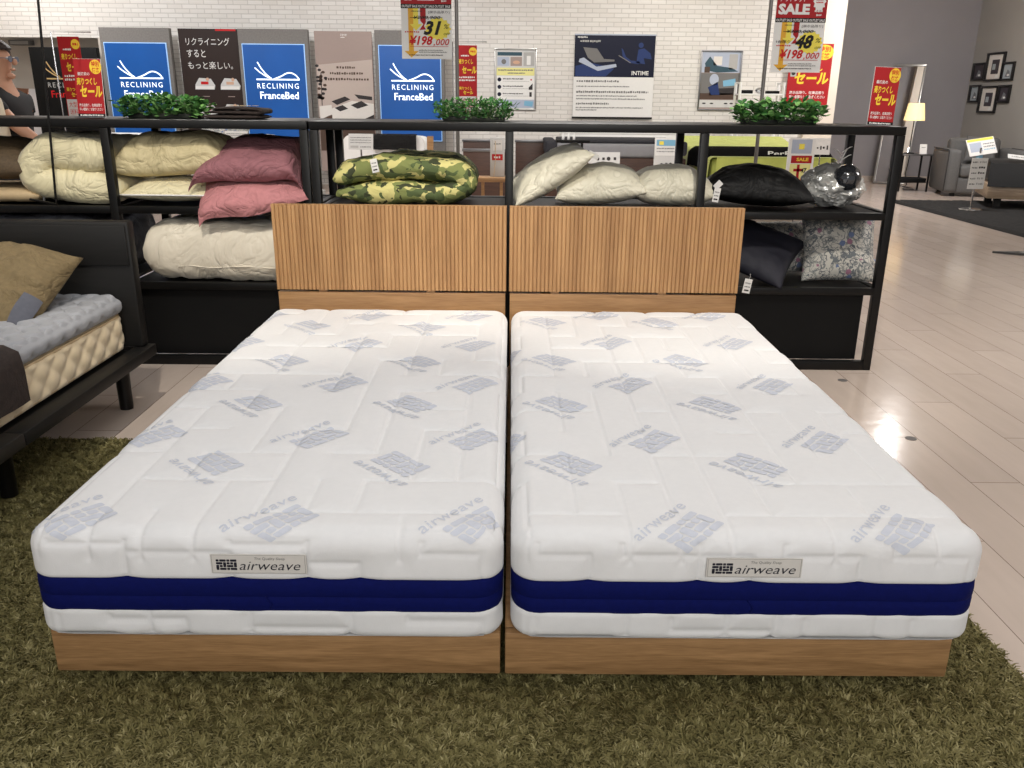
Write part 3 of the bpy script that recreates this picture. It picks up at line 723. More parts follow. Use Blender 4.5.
    p.build('lettering', tob, loc=(0, -.0014, 0), fixn=False)
    return t
mattress(-.5065, 11, 'left white knit mattress with navy side band and pale logo print', [(x - .045 * (y - 1.58), y) for x in (-.905, -.475, -.062) for y in (1.585, 2.05, 2.49, 2.94, 3.36)], [(x - .045 * (y - 1.58), y) for x in (-.700, -.25) for y in (1.885, 2.315, 2.74, 3.21)], -.513)
mattress(.5065, 29, 'right white knit mattress with navy side band and pale logo print', [(x, y) for x in (.385, .835) for y in (1.565, 2.045, 2.51, 2.99, 3.40)] , [(x, y) for x in (.155, .61) for y in (1.895, 2.325, 2.77, 3.30)] + [(-.03, 2.1), (-.03, 2.9)], .511)

# ------------------------------------------------------------------ green rug: a thick pile
def rug():
    t = thing('shag_rug', 'green long-pile shag rug on the floor under the two oak beds', 'rug', (0, 2, 0))
    x0, x1, y0, y1 = -2.15, 1.19, .75, 3.0
    bk = MB(); nx, ny = 90, 70
    bk.grid([[Vector((x0 + (x1 - x0) * i / nx, y0 - 2 + (y1 - y0) * j / ny, .010 + .004 * nz3(i * .9, j * .9, 0))) for j in range(ny + 1)] for i in range(nx + 1)], 'pile')
    bk.box(x0, x1, y0 - 2, y1 - 2, .0, .006, 'pile')
    bk.build('backing', t, smooth=180)
    n = 360000
    X = rng.uniform(x0, x1, n); Y = rng.uniform(y0, y1, n)
    inner = (X > -.93) & (X < .91) & (Y > 1.75)            # hidden below the beds: sparse
    keep = ~inner | (rng.random(n) < .12)
    keep &= (Y > 1.15) | (rng.random(n) < .5)
    X, Y = X[keep], Y[keep]; n = len(X)
    tl = 4.5
    gx = np.array([nz3(x * tl, y * tl, 1.3) for x, y in zip(X, Y)]); gy = np.array([nz3(x * tl, y * tl, 7.9) for x, y in zip(X, Y)])
    gx2 = np.array([nz3(x * 46, y * 46, 3.3) for x, y in zip(X, Y)]); gy2 = np.array([nz3(x * 46, y * 46, 9.9) for x, y in zip(X, Y)])
    ang = np.arctan2(gy * .35 + gy2 * 1.1, gx * .35 + gx2 * 1.1) + rng.normal(0, .7, n)
    ln = rng.uniform(.012, .020, n); lean = rng.uniform(.45, 1.2, n)
    wd = rng.uniform(.0024, .0042, n)
    dx, dy = np.cos(ang), np.sin(ang); sx, sy = -dy, dx
    B = np.stack([X, Y - 2, np.full(n, .006)], -1)
    mid = B + np.stack([dx * ln * lean * .35, dy * ln * lean * .35, ln * .62], -1)
    tip = B + np.stack([dx * ln * lean, dy * ln * lean, ln * (1.05 - .45 * lean)], -1)
    S = np.stack([sx * wd / 2, sy * wd / 2, np.zeros(n)], -1)
    V = np.stack([B - S * .8, B + S * .8, mid + S, mid - S, tip + S * .6, tip - S * .6], 1).reshape(-1, 3)
    k = np.arange(n)[:, None] * 6
    F = np.concatenate([k + np.array([0, 1, 2, 3]), k + np.array([3, 2, 4, 5])], 1).reshape(-1, 4)
    me = bpy.data.meshes.new('pile')
    me.vertices.add(len(V)); me.vertices.foreach_set('co', V.ravel())
    me.loops.add(F.size); me.loops.foreach_set('vertex_index', F.ravel().astype(np.int32))
    me.polygons.add(len(F)); me.polygons.foreach_set('loop_start', (np.arange(len(F)) * 4).astype(np.int32))
    tone = np.clip(.45 + .55 * np.array([nz3(x * 55, y * 55, 2) for x, y in zip(X, Y)]) + .18 * gx + rng.normal(0, .14, n), 0, 1)
    at = me.attributes.new('tone', 'FLOAT', 'POINT'); at.data.foreach_set('value', np.repeat(tone, 6))
    me.materials.append(M['pile']); me.update(); me.validate()
    o = bpy.data.objects.new('pile', me); COL.objects.link(o); o.parent = t; o['kind'] = 'stuff'
rug()

# ------------------------------------------------------------------ black bed on the left
t = thing('low_bed', 'low black bed frame at the left edge, carrying the cream mattress', 'bed', (-2.1, 2.4, 0))
hb = MB().box(-.56, .575, .975, 1.035, .27, .79, 'blackwood', .012).build('headboard', t, smooth=35)
MB().box(-.55, .565, .965, .9745, .615, .775, 'blackwood', .004).build('upper_pad', hb, smooth=35)
for z0, z1, n in ((.225, .27, 'side_rail'),):
    MB().box(.53, .60, -1.4, .02, z0, z1, 'blackwood', .004).build('side_rail', t, smooth=35)
    MB().box(.53, .60, .024, 1.04, z0, z1, 'blackwood', .004).build('side_rail', t, smooth=35)
MB().box(-.56, .528, -1.4, .97, .228, .258, 'blackwood').build('slat_base', t)
for y in (.97, .09, -1.2):
    for x in (.47, -.45):
        z0 = .0 if y > .7 else .022
        MB().lathe([(.026, z0), (.027, z0 + .01), (.031, .224)], (x, y, 0), 'black', 14).build('leg', t, smooth=40)
def quilt_box(name, label, cat, x0, x1, y0, y1, z0, z1, r, m, kind):
    """mattress-like block with a rounded edge and real quilted relief"""
    o = MB(); a, b = (x1 - x0) / 2, (y1 - y0) / 2; st = .012 if kind == 'diamond' else .0055
    xs = np.linspace(-a, a, int(2 * a / st) + 1); ys = np.linspace(-b, b, int(2 * b / st) + 1); zs = np.linspace(0, z1 - z0, int((z1 - z0) / .008) + 2)
    P = dict(a=a, b=b, z0=0, z1=z1 - z0, rt=r, rb=r * .6, RC=.06)
    def relief(p, q, side):
        if kind == 'diamond':
            if not side: return 0 * p
            s = (abs(np.sin((p / .058 + q / .05) * math.pi / 2)) * abs(np.sin((p / .058 - q / .05) * math.pi / 2)))
            return .012 * s ** .6
        s = q + .018 * np.sin(p * 2 * math.pi / .10)
        w_ = abs((s / .075) % 1 - .5) * .075                       # distance to the nearest wavy seam
        return .010 - .009 * np.exp(-((.0375 - w_) / .0065) ** 2) - .004 * np.exp(-((.0375 - w_) / .016) ** 2)
    def patch(U, V, W3, nrm, p, q, side, flip):
        X, Y, Z = rounded(U, V, W3, **P); d = relief(p, q, side)
        h_ = z1 - z0; ed = np.minimum(np.minimum(W3, h_ - W3), np.maximum(a - abs(U), b - abs(V))) if side else np.minimum(a - abs(U), b - abs(V))
        d = d * np.clip(ed / .022, 0, 1)
        o.grid([[Vector((X[i, j] + nrm[0] * d[i, j], Y[i, j] + nrm[1] * d[i, j], Z[i, j] + nrm[2] * d[i, j])) for j in range(U.shape[1])] for i in range(U.shape[0])], m, flip=flip)
    U, V = np.meshgrid(xs, ys, indexing='ij'); patch(U, V, np.full_like(U, z1 - z0), (0, 0, 1), V, U, False, False)
    patch(U[::6, ::6], V[::6, ::6], np.zeros_like(U[::6, ::6]), (0, 0, 0), U[::6, ::6], V[::6, ::6], False, True)
    for s in (-1, 1):
        U, W3 = np.meshgrid(xs, zs, indexing='ij'); patch(U, np.full_like(U, s * b), W3, (0, s, 0), U, W3, True, s > 0)
        V, W3 = np.meshgrid(ys, zs, indexing='ij'); patch(np.full_like(V, s * a), V, W3, (s, 0, 0), V, W3, True, s < 0)
    ob = o.build(name, loc=((x0 + x1) / 2, (y0 + y1) / 2, z0), smooth=75, weld=1e-4)
    return tag(ob, label, cat)
qm = quilt_box('mattress', 'cream mattress with diamond-quilted side on the black bed', 'mattress', -2.64, -1.585, 1.02, 3.365, .2735, .425, .02, 'creamq', 'diamond')
rp = MB()
for z in (.142, .012):
    P = []
    for qx, qy, a0 in ((1, 1, 0), (-1, 1, 90), (-1, -1, 180), (1, -1, 270)):
        for k in range(7):
            aa, bb, rc = .5275 - .003, 1.1725 - .003, .058; P.append((qx * (aa - rc) + rc * math.cos(R(a0 + 15 * k)), qy * (bb - rc) + rc * math.sin(R(a0 + 15 * k)), z))
    rp.tube(P, .006, 'tanq', 6, closed=True)
rp.build('piping', qm, smooth=80)
quilt_box('mattress_pad', 'grey wavy-quilted bed pad laid over the cream mattress', 'mattress pad', -2.66, -1.578, 1.0, 3.37, .4265, .492, .024, 'topper', 'wave')
t = thing('pillow', 'olive brown linen pillow leaning on the black headboard', 'pillow', (-2.07, 3.12, .570), rot=(R(32), R(4), R(-8)))
pillow(MB(), .76, .46, .105, 'olive', seed=3, pinch=.02, wr=.014, flat=.6, p=3.6, q=.5).build('cushion', t, smooth=180, weld=1e-4)
o = MB(); P = []
for j in range(14):
    v = -.222 + .17 * j / 13; row = []
    for i in range(9):
        u = .325 + .050 * i / 8; e = max(0, 1 - (u / .38) ** 3.6) ** .5 * max(0, 1 - (abs(v) / .23) ** 3.6) ** .5
        row.append(Vector((u, v, .105 * e + .009 + .004 * nz3(u * 20, v * 20, 2))))
    P.append(row)
drape(o, P, 'bluegrey', .006); q = o.build('cuff', t, smooth=180); q['label'] = 'blue-grey cuff'
# runner over the foot of that bed
o = MB(); P = []
for j in range(13):
    y = 2.02 + .54 * j / 12; row = []
    for i in range(40):
        s = i / 39 * 1.25
        if s < 1.06: x, z = -2.66 + s, .507
        else:
            q = s - 1.06; x, z = -1.565 + .012 * min(1, q * 12), .507 - max(0, q - .01)
        z += .004 * nz3(s * 9, y * 9, 1)
        row.append(Vector((x, y, z)))
    P.append(row)
drape(o, P, 'umber', .007)
tag(o.build('bed_runner', smooth=60), 'dark brown bed runner hanging over the side of the black bed at the left edge', 'bed runner')
# ------------------------------------------------------------------ black display racks
SY0, SY1 = 4.0, 4.62
def rack(x0, x1, nb, label, gap_end=False):
    cx = (x0 + x1) / 2; w = x1 - x0
    t = thing('display_rack', label, 'display rack', (cx, SY0, 0))
    D = SY1 - SY0; p = .038
    MB().box(-w / 2, w / 2, 0, D, 1.127, 1.165, 'black', .003).build('top', t, smooth=35)
    for k in range(nb + 1):
        x = -w / 2 + (w - p) * k / nb
        for y in (0.002, D - p - .002):
            MB().box(x, x + p, y, y + p, 0, 1.1265, 'black', .002).build('post', t, smooth=35)
    for zt, nm in ((.775, 'middle_shelf'), (.415, 'lower_shelf')):
        for k in range(nb):
            xa = -w / 2 + (w - p) * k / nb + p + .0005; xb = -w / 2 + (w - p) * (k + 1) / nb - .0005
            MB().box(xa, xb, .002, .034, zt - .034, zt, 'black', .002).build('front_rail', t, smooth=35)
            MB().box(xa, xb, D - .034, D - .002, zt - .034, zt, 'black', .002).build('back_rail', t, smooth=35)
            MB().box(xa, xb, .0345, D - .0345, zt - .020, zt - .006, 'blackpanel').build(nm, t)
        for xe in (-w / 2 + .003, w / 2 - p + .003):
            MB().box(xe, xe + .032, p + .003, D - p - .003, zt - .034, zt, 'black', .002).build('end_rail', t, smooth=35)
    for k in range(nb):
        xa = -w / 2 + (w - p) * k / nb + p + .0005; xb = -w / 2 + (w - p) * (k + 1) / nb - .0005
        MB().box(xa, xb, .002, .034, .0, .046, 'black', .002).build('bottom_rail', t, smooth=35)
        xr = xb - (.032 if (gap_end and k == nb - 1) else 0)
        MB().box(xa, xr, .040, .055, .047, .380, 'blackpanel').build('cabinet_panel', t)
    return t
rack(-3.70, -.930, 3, 'long black steel display rack behind the left bed, from the left edge to the bedheads')
rack(-.922, 1.806, 3, 'long black steel display rack behind the right bed, ending at the open aisle', True)
ZT, ZM, ZL = 1.1655, .7755, .4155

def tagcard(parent, loc, rot=(0, 0, 0), w=.035, h=.075, string=True):
    m = MB().box(-w / 2, w / 2, -.0008, .0008, -h, 0, 'paper', .0004)
    if string: m.tube([(0, 0, -.004), (.003, -.004, .012), (0, .0, .026)], .0009, 'paper', 5)
    o = m.build('price_tag', parent, loc=loc, rot=rot)
    q = Print(); q.greek(-w * .35, w * .35, -h * .35, h * .10, 'greyink', 1, 1); q.greek(-w * .35, w * .35, -h * .6, h * .10, 'greyink', 1, 2); q.rect(-w * .3, w * .3, -h * .85, -h * .75, 'black_ink')
    q.build('print', o, loc=(0, -.001, 0), fixn=False)

def tag_at(parent, world, w=.035, h=.075):
    m_ = Matrix.LocRotScale(parent.location, parent.rotation_euler, None).inverted()
    tagcard(parent, m_ @ Vector(world), (m_.to_3x3() @ Matrix.Rotation(R(-6), 3, 'Z') @ Matrix.Rotation(R(8), 3, 'Y')).to_euler(), w, h)
# --- upper level, left rack
t = thing('pillow', 'dark brown quilted pillow at the left edge of the upper shelf', 'pillow', (-2.52, 4.28, ZM + .085))
pillow(MB(), .62, .48, .15, 'brownq', seed=21, pinch=.03, wr=.004, flat=.35).build('cushion', t, loc=(0, 0, .065), smooth=180, weld=1e-4)
t2 = thing('folded_pad', 'tan bed pad folded under the dark brown quilted pillow', 'bed pad', (-2.5, 4.3, ZM))
o = MB(); fold(o, [(-.35, .036), (0, .036), (.26, .036)], .066, -.24, .26, 'tanq', seed=4, wr=.004, taper=True); o.build('pad', t2, smooth=180)
o = MB(); o.tube([(.265, -.2, .012), (.275, -.21, .05), (.24, -.22, .10), (.262, -.15, .16)], .006, 'paper', 6); o.build('white_edging', t2, smooth=180)
t = thing('duvet', 'cream duvet folded in half with its round fold to the left, on the upper shelf', 'duvet', (-2.08, 4.30, ZM))
o = MB(); fold(o, [(.24, .070), (.05, .078), (-.13, .10), (-.165, .165), (-.10, .235), (.06, .232), (.20, .215)], .145, -.26, .29, 'creamc', seed=3, wr=.016, zmin=.002, freq=8); o.build('quilt', t, smooth=180)
t = thing('cushion', 'flat cream cushion with white piping below the beige pillow', 'cushion', (-1.63, 4.25, ZM + .045))
pillow(MB(), .45, .42, .075, 'creamc', seed=5, pinch=.05, wr=.006, flat=.55).build('cushion_cover', t, smooth=180, weld=1e-4)
o = MB(); o.tube([(.225 * math.cos(a) * (1 / max(abs(math.cos(a)), abs(math.sin(a)))) * .97, .21 * math.sin(a) / max(abs(math.cos(a)), abs(math.sin(a))) * .97, .002) for a in [R(k * 7.5) for k in range(48)]], .0045, 'paper', 6, closed=True); o.build('piping', t, smooth=180)
t = thing('pillow', 'plump beige pillow resting on the flat cream cushion', 'pillow', (-1.62, 4.28, ZM + .175), rot=(0, R(-4), 0))
pillow(MB(), .54, .44, .150, 'beige', seed=6, pinch=.03, wr=.016, flat=.32, p=4, q=.5).build('cover', t, smooth=180, weld=1e-4)
t = thing('duvet', 'dark mauve duvet folded in layers on top of the pink one', 'duvet', (-1.245, 4.30, ZM))
o = MB(); fold(o, [(.22, .175), (.0, .19), (-.20, .185)], .09, -.12, .27, 'mauve', seed=9, wr=.012, freq=8)
fold(o, [(-.16, .250), (.0, .262), (.20, .240)], .085, -.04, .27, 'mauve', seed=10, wr=.012, freq=7); o.build('quilt', t, smooth=180)
def front_cloth(parent, top, bottom, Yt, Yb, bulge, m, nm, rows=22, cols=40, seed=0):
    o = MB(); org = parent.location; T = catmull([atY(x, y, Yt) for x, y in top], 8); B = catmull([atY(x, y, Yb) for x, y in bottom], 8); P = []
    smp = lambda L, f: L[int(f * (len(L) - 1))].lerp(L[min(int(f * (len(L) - 1)) + 1, len(L) - 1)], f * (len(L) - 1) % 1)
    for j in range(rows):
        t = j / (rows - 1); row = []
        for i in range(cols):
            f = i / (cols - 1); a = smp(T, f); b = smp(B, f); p = a.lerp(b, t)
            p.y = a.y + (b.y - a.y) * (1 - (1 - t) ** 2.2) - bulge * math.sin(math.pi * t) * (1 - .6 * abs(2 * f - 1) ** 3) + .05 * abs(2 * f - 1) ** 4 * (1 - t)
            p.y += .012 * nz3(p.x * 13 + seed, p.z * 9, seed) + .006 * nz3(p.x * 30, p.z * 26, seed)
            p.z += .008 * nz3(p.x * 8, t * 4, seed + 3)
            row.append(p - org)
        P.append(row)
    drape(o, P, m, .010); return o.build(nm, parent, smooth=180)
front_cloth(t, [(208, 163), (216, 150), (235, 141), (265, 139), (292, 143), (301, 155)], [(188, 192), (197, 183), (222, 181), (260, 182), (292, 180), (306, 196)], 4.22, 4.025, .055, 'mauve', 'front_flap', seed=2)
t = thing('duvet', 'dusty pink duvet under the mauve one, its edge hanging over the shelf rail', 'duvet', (-1.225, 4.30, ZM))
o = MB(); fold(o, [(-.24, .066), (0, .072), (.22, .062)], .115, -.13, .27, 'pink', seed=12, wr=.012, freq=8, zmin=.002); o.build('quilt', t, smooth=180)
front_cloth(t, [(206, 178), (235, 172), (262, 171), (285, 173), (303, 180)], [(199, 227), (206, 220), (225, 217), (255, 216), (280, 208), (308, 199)], 4.16, 3.970, .035, 'pink', 'hanging_edge', seed=5)

# --- upper level, right rack
t = thing('duvet', 'green camouflage duvet folded in half on the upper shelf', 'duvet', (-.52, 4.29, ZM))
o = MB(); fold(o, [(-.30, .060), (-.05, .066), (.19, .070), (.305, .105), (.24, .165), (.02, .185), (-.20, .165), (-.31, .125)], .098, -.26, .30, 'camo', seed=15, wr=.012, zmin=.002, freq=7); q = o.build('quilt', t, smooth=180)
tagcard(t, (-.115, -.285, .225), (R(-8), R(-12), 0), .032, .062)
t = thing('pillow', 'ivory satin pillow tilted up steeply against its neighbour', 'pillow', (.185, 4.20, ZM + .150), rot=(R(6), R(-33), R(4)))
pillow(MB(), .44, .36, .085, 'ivory', seed=31, pinch=.06, wr=.008, flat=.75).build('cover', t, smooth=180, weld=1e-4)
MB().box(-.012, .012, -.002, .002, -.055, 0, 'paper', .001).build('care_label', t, loc=(.205, -.12, .01), rot=(0, R(-30), 0))
t = thing('pillow', 'ivory satin pillow lying low in the middle of three', 'pillow', (.44, 4.26, ZM + .072), rot=(R(3), R(-5), R(-3)))
pillow(MB(), .44, .40, .125, 'ivory', seed=32, pinch=.05, wr=.009, flat=.5).build('cover', t, smooth=180, weld=1e-4)
MB().box(-.010, .010, -.002, .002, -.045, 0, 'paper', .001).build('care_label', t, loc=(.205, -.13, .03))
t = thing('pillow', 'ivory satin pillow lying flat beside the black pillow', 'pillow', (.79, 4.27, ZM + .068), rot=(R(2), R(0), R(3)))
pillow(MB(), .40, .38, .125, 'ivory', seed=33, pinch=.04, wr=.007, flat=.5, p=2.8).build('cover', t, smooth=180, weld=1e-4)
t = thing('pillow', 'black satin pillow with white price tag on the upper shelf', 'pillow', (1.215, 4.27, ZM + .062), rot=(0, R(3), R(-8)))
pillow(MB(), .52, .42, .135, 'blackc', seed=34, pinch=.05, wr=.010, flat=.42, p=2.2).build('cover', t, smooth=180, weld=1e-4)
tag_at(t, atY(718, 188, 4.045), .030, .066)
MB().box(-.014, .014, -.002, .002, -.03, .01, 'paper', .001).build('care_label', t, loc=(-.195, -.205, .05), rot=(0, R(40), 0))
# clear-wrapped thing with a dark ball
t = thing('wrapped_cushion', 'round cushion in crumpled clear film with a dark glossy ball, at the rack end', 'wrapped cushion', (1.60, 4.28, ZM))
bm = bmesh.new(); bmesh.ops.create_icosphere(bm, subdivisions=5, radius=1)
for v in bm.verts:
    c = v.co.copy(); k = 1 + .14 * noise.noise(c * 2.6) + .09 * abs(noise.noise(c * 6)) + .04 * noise.noise(c * 15)
    v.co = Vector((c.x * .145 * k, c.y * .14 * k, max(.003, .098 + c.z * .105 * k)))
MB().bm(bm, 'bag').build('film', t, smooth=25)
o = MB(); bm = bmesh.new(); bmesh.ops.create_icosphere(bm, subdivisions=4, radius=1)
for v in bm.verts:
    c = v.co.copy(); v.co = Vector((.030, -.105, .145)) + c * .066 * (1 + .06 * noise.noise(c * 5))
o.bm(bm, 'orb'); o.build('ball', t, smooth=180)
t = thing('ornament', 'white twig with snowball baubles standing at the back of the rack end', 'ornament', (1.715, 4.49, ZM))
MB().lathe([(.018, 0), (.018, .006), (.004, .012)], (0, 0, 0), 'white', 12).build('foot', t, smooth=40)
for x, z, r in ((.008, .075, .026), (.028, .115, .022), (-.01, .12, .02)): MB().ball((x, -.012, z), r, 'white').build('bauble', t, smooth=180)
o = MB(); o.tube([(0, 0, .01), (.004, 0, .1), (-.008, 0, .2), (.02, 0, .27)], .003, 'white', 6)
for z, s in ((.15, 1), (.18, -1), (.21, 1), (.235, -1), (.25, 1)): o.tube([(-.004, 0, z), (.03 * s, -.004, z + .025), (.045 * s, 0, z + .028)], .0035, 'white', 5, .001)
o.build('twig', t, smooth=180)

# --- lower level
t = thing('comforter', 'pale satin comforter rolled on the lower shelf beside the black headboard', 'comforter', (-1.40, 4.31, ZL))
o = MB(); fold(o, [(-.36, .135), (-.1, .140), (.2, .128), (.40, .115)], .275, -.285, .28, 'comf', seed=41, wr=.016, zmin=.002, freq=8, endr=.24, tl=.15, emin=.45, k=14); q = o.build('quilt', t, smooth=180)
o = MB(); o.tube([(-.20 + .5 * k / 14, -.287 + .006 * math.sin(k * 1.3), .072 + .004 * math.sin(k * .9)) for k in range(15)], .003, 'comf', 6); o.build('seam', q, smooth=180)
t = thing('blanket', 'crumpled slate grey blanket behind the black headboard on the lower shelf', 'blanket', (-2.1, 4.33, ZL))
o = MB(); fold(o, [(-.5, .14), (-.2, .15), (.0, .15), (.19, .12)], .27, -.25, .26, 'slate', seed=43, wr=.022, zmin=.002, freq=9); o.build('cloth', t, smooth=180)
t = thing('price_box', 'white box with a grey price card behind the satin comforter', 'price box', (-1.22, 4.80, .56))
MB().box(-.16, .16, 0, .12, 0, .21, 'papergrey', .004).build('box', t)
p = Print(); p.rect(-.06, .05, .06, .15, 'paper'); p.greek(-.05, .04, .125, .008, 'lightink', 2, 3); p.greek(-.05, .04, .10, .008, 'lightink', 2, 4); p.build('card', t, loc=(0, -.001, 0), fixn=False)
MB().box(-.13, .13, .01, .11, -.56, -.002, 'white', .004).build('plinth', t)
t = thing('cushion', 'dark navy knit cushion with white tag beside the right headboard', 'cushion', (1.215, 4.235, ZL + .150), rot=(R(28), R(17), R(-26)))
pillow(MB(), .47, .40, .08, 'navyc', seed=51, pinch=.10, wr=.006, flat=.8).build('cover', t, smooth=180, weld=1e-4)
t2 = t
tag_at(t, atY(749, 279, 3.985), .036, .07)
t = thing('cushion', 'floral cushion lying flat, half hidden behind the upright floral one', 'cushion', (1.44, 4.46, ZL + .125), rot=(R(38), 0, R(8)))
pillow(MB(), .40, .36, .075, 'floral', seed=52, pinch=.08, wr=.005, flat=.8).build('cover', t, smooth=180, weld=1e-4)
t = thing('cushion', 'grey floral cushion standing upright at the rack end', 'cushion', (1.655, 4.23, ZL + .158), rot=(R(66), 0, R(-4)))
pillow(MB(), .37, .35, .07, 'floral', seed=53, pinch=.07, wr=.005, flat=.8).build('cover', t, smooth=180, weld=1e-4)
t = thing('cushion', 'floral cushion behind the rack corner post, only its corner showing', 'cushion', (1.795, 4.47, ZL + .060), rot=(R(8), R(0), R(42)))
pillow(MB(), .26, .26, .05, 'floral', seed=54, pinch=.06, wr=.004, flat=.8).build('cover', t, smooth=180, weld=1e-4)

# --- on the rack top
def planter(x, label, leafs, w, h, seed, size, broad):
    t = thing('planter', label, 'plant', (x, 4.30, ZT), group=None)
    MB().box(-w / 2 + .04, w / 2 - .04, -.042, .045, 0, .022, 'traym', .004).build('tray', t, smooth=35)
    r = random.Random(seed); o = MB(); st = MB(); n = 1300 if not broad else 760
    for k in range(n):
        x0 = r.uniform(-w / 2 + .02, w / 2 - .02); y0 = r.uniform(-.055, .05)
        e = 1 - .35 * (abs(x0) / (w / 2)) ** 3
        z = r.uniform(.012, h * e); out = (z / h) * .035
        c = Vector((x0 + r.uniform(-.5, .5) * .03 + (x0 / (w / 2)) * out, y0 * 1.2 + (y0 / .045) * out * .8, z))
        L = size * r.uniform(.7, 1.25); W = L * (.42 if not broad else .40)
        az = r.uniform(0, 6.283); el = r.uniform(-.35, 1.0)
        d = Vector((math.cos(az) * math.cos(el), math.sin(az) * math.cos(el), math.sin(el)))
        s = d.cross(Vector((0, 0, 1)));
        s = s.normalized() if s.length > .01 else Vector((1, 0, 0)); nn = s.cross(d)
        if broad: pts = [c, c + d * L * .3 + s * W * .9, c + d * L * .7 + s * W * .95, c + d * L - nn * L * .08, c + d * L * .7 - s * W * .95, c + d * L * .3 - s * W * .9]
        else: pts = [c, c + d * L * .35 + s * W * .6, c + d * L * .75 + s * W * .45, c + d * L, c + d * L * .75 - s * W * .45, c + d * L * .35 - s * W * .6]
        mid = c + d * L * .5 - nn * L * .10
        m = r.choice(leafs)
        o.add(pts + [mid], [[0, 1, 6], [1, 2, 6], [2, 3, 6], [3, 4, 6], [4, 5, 6], [5, 0, 6]], m)
        if k % 6 == 0: st.tube([(x0 * .95, y0 * .8, .024), tuple(c * .6 + Vector((x0 * .4, y0 * .4, 0))), tuple(c)], .0014, 'stem', 5, .0008)
    o.build('foliage', t, fixn=False); st.build('stems', t)
planter(-1.68, 'leafy green planter on the rack top in front of the leftmost blue sign', ['leaf', 'leaf2', 'leaf3'], .42, .10, 1, .034, True)
planter(-.18, 'small-leaved green planter in the middle of the rack top', ['leaf', 'leaf2'], .38, .10, 2, .024, False)
planter(1.305, 'round-leaved green planter on the rack top at the right', ['leaf', 'leaf3', 'leaf2'], .43, .105, 3, .036, True)
t = thing('folded_cloth', 'dark brown patterned cloth folded on the rack top beside the left planter', 'cloth', (-1.325, 4.27, ZT))
o = MB()
fold(o, [(-.14, .010), (0, .010), (.135, .010)], .018, -.10, .12, 'umber', seed=61, wr=.002, zmin=.001); o.build('lower_layer', t, smooth=180)
o = MB(); fold(o, [(-.13, .031), (.0, .031), (.12, .028), (.14, .036), (.12, .046), (.0, .050), (-.10, .045)], .014, -.10, .11, 'umber', seed=62, wr=.003); q = o.build('upper_layer', t, smooth=180)
pr = MB()
for k in range(7):
    x = -.01 + k * .020; pr.box(x, x + .012, -.075 + .012 * (k % 3), -.05 + .014 * (k % 3), .0605, .0630, 'tanq', .001)
pr.build('pattern', q)

def sale_print(p, w, h, full=True, bar=True):
    """red clearance sale sheet, lower left corner at the origin"""
    p.rect(0, w, 0, h, 'red', 1)
    p.disc(w * .80, h * .865, w * .22, 'yellow', 2, h * .125)
    p.text('特別', w * .66, w * .94, h * .87, h * .09, 'redink', 3, bold=.02); p.text('価格', w * .66, w * .94, h * .765, h * .09, 'redink', 3, bold=.02)
    p.text('最終前の', w * .12, w * .56, h * .715, h * .06, 'paper', 2, bold=.01)
    p.text('売りつくし', w * .06, w * .80, h * .55, h * .13, 'yellow', 3, shear=.12, bold=.03)
    p.text('セール', w * .16, w * .97, h * .34, h * .20, 'yellow', 3, shear=.12, bold=.04)
    p.text('展示品限り、在庫品限り', w * .07, w * .90, h * .175, h * .055, 'paper', 2, bold=.01)
    p.text('早い者勝ち！お急ぎください', w * .07, w * .93, h * .105, h * .055, 'paper', 2, bold=.01)
    if bar:
        p.rect(0, w, 0, h * .055, 'black_ink', 2); p.greek(w * .08, w * .92, h * .012, h * .03, 'paper', 3, 5)
t = thing('sale_sign', 'red clearance sale sheet on the rack top before the black sign', 'sale sign', (-2.025, 4.13, ZT), rot=(R(-5), 0, 0))
MB().box(0, .128, 0, .004, .004, .262, 'white', .001).build('acrylic_back', t)
MB().box(.01, .115, -.03, .05, .0, .0035, 'steel', .001).build('foot', t)
p = Print(); sale_print(p, .126, .255); p.build('sheet', t, loc=(.001, -.0005, .006), fixn=False)
t = thing('sale_sign', 'red clearance sale sheet standing at the right end of the rack top', 'sale sign', (1.672, 4.13, ZT), rot=(R(-3), R(2), R(0)))
MB().box(0, .122, 0, .004, .004, .262, 'white', .001).build('acrylic_back', t)
MB().box(.01, .115, -.03, .05, .0, .0035, 'steel', .001).build('foot', t)
p = Print(); sale_print(p, .120, .255); p.build('sheet', t, loc=(.001, -.0005, .006), fixn=False)
# ------------------------------------------------------------------ behind the racks
def atX(px, py, X):
    r = CR.T @ np.array([(px - 512) / F_PX, (384 - py) / F_PX, 1.]); t = X / r[0]
    return Vector((X, r[1] * t, CAM_H + r[2] * t))
def recline_logo(p, x0, z0, w, mt, L=2):
    """three strokes and a wave over a baseline, unit width w"""
    def bez(a, b, c, n=10): return [((1 - t) ** 2 * a[0] + 2 * t * (1 - t) * b[0] + t * t * c[0], (1 - t) ** 2 * a[1] + 2 * t * (1 - t) * b[1] + t * t * c[1]) for t in [k / n for k in range(n + 1)]]
    s = lambda P: [(x0 + x * w, z0 + z * w) for x, z in P]
    p.line(s(bez((.07, .37), (.18, .14), (.36, .02))), .026 * w, mt, L)
    p.line(s(bez((.0, .25), (.16, .09), (.36, .02))), .026 * w, mt, L)
    p.line(s([(.02, .0), (1.0, .0)]), .030 * w, mt, L)
    p.line(s(bez((.42, .01), (.58, .06), (.66, .11)) + bez((.66, .11), (.80, .19), (.92, .09))[1:] + bez((.92, .09), (.97, .05), (.985, .0))[1:]), .028 * w, mt, L)
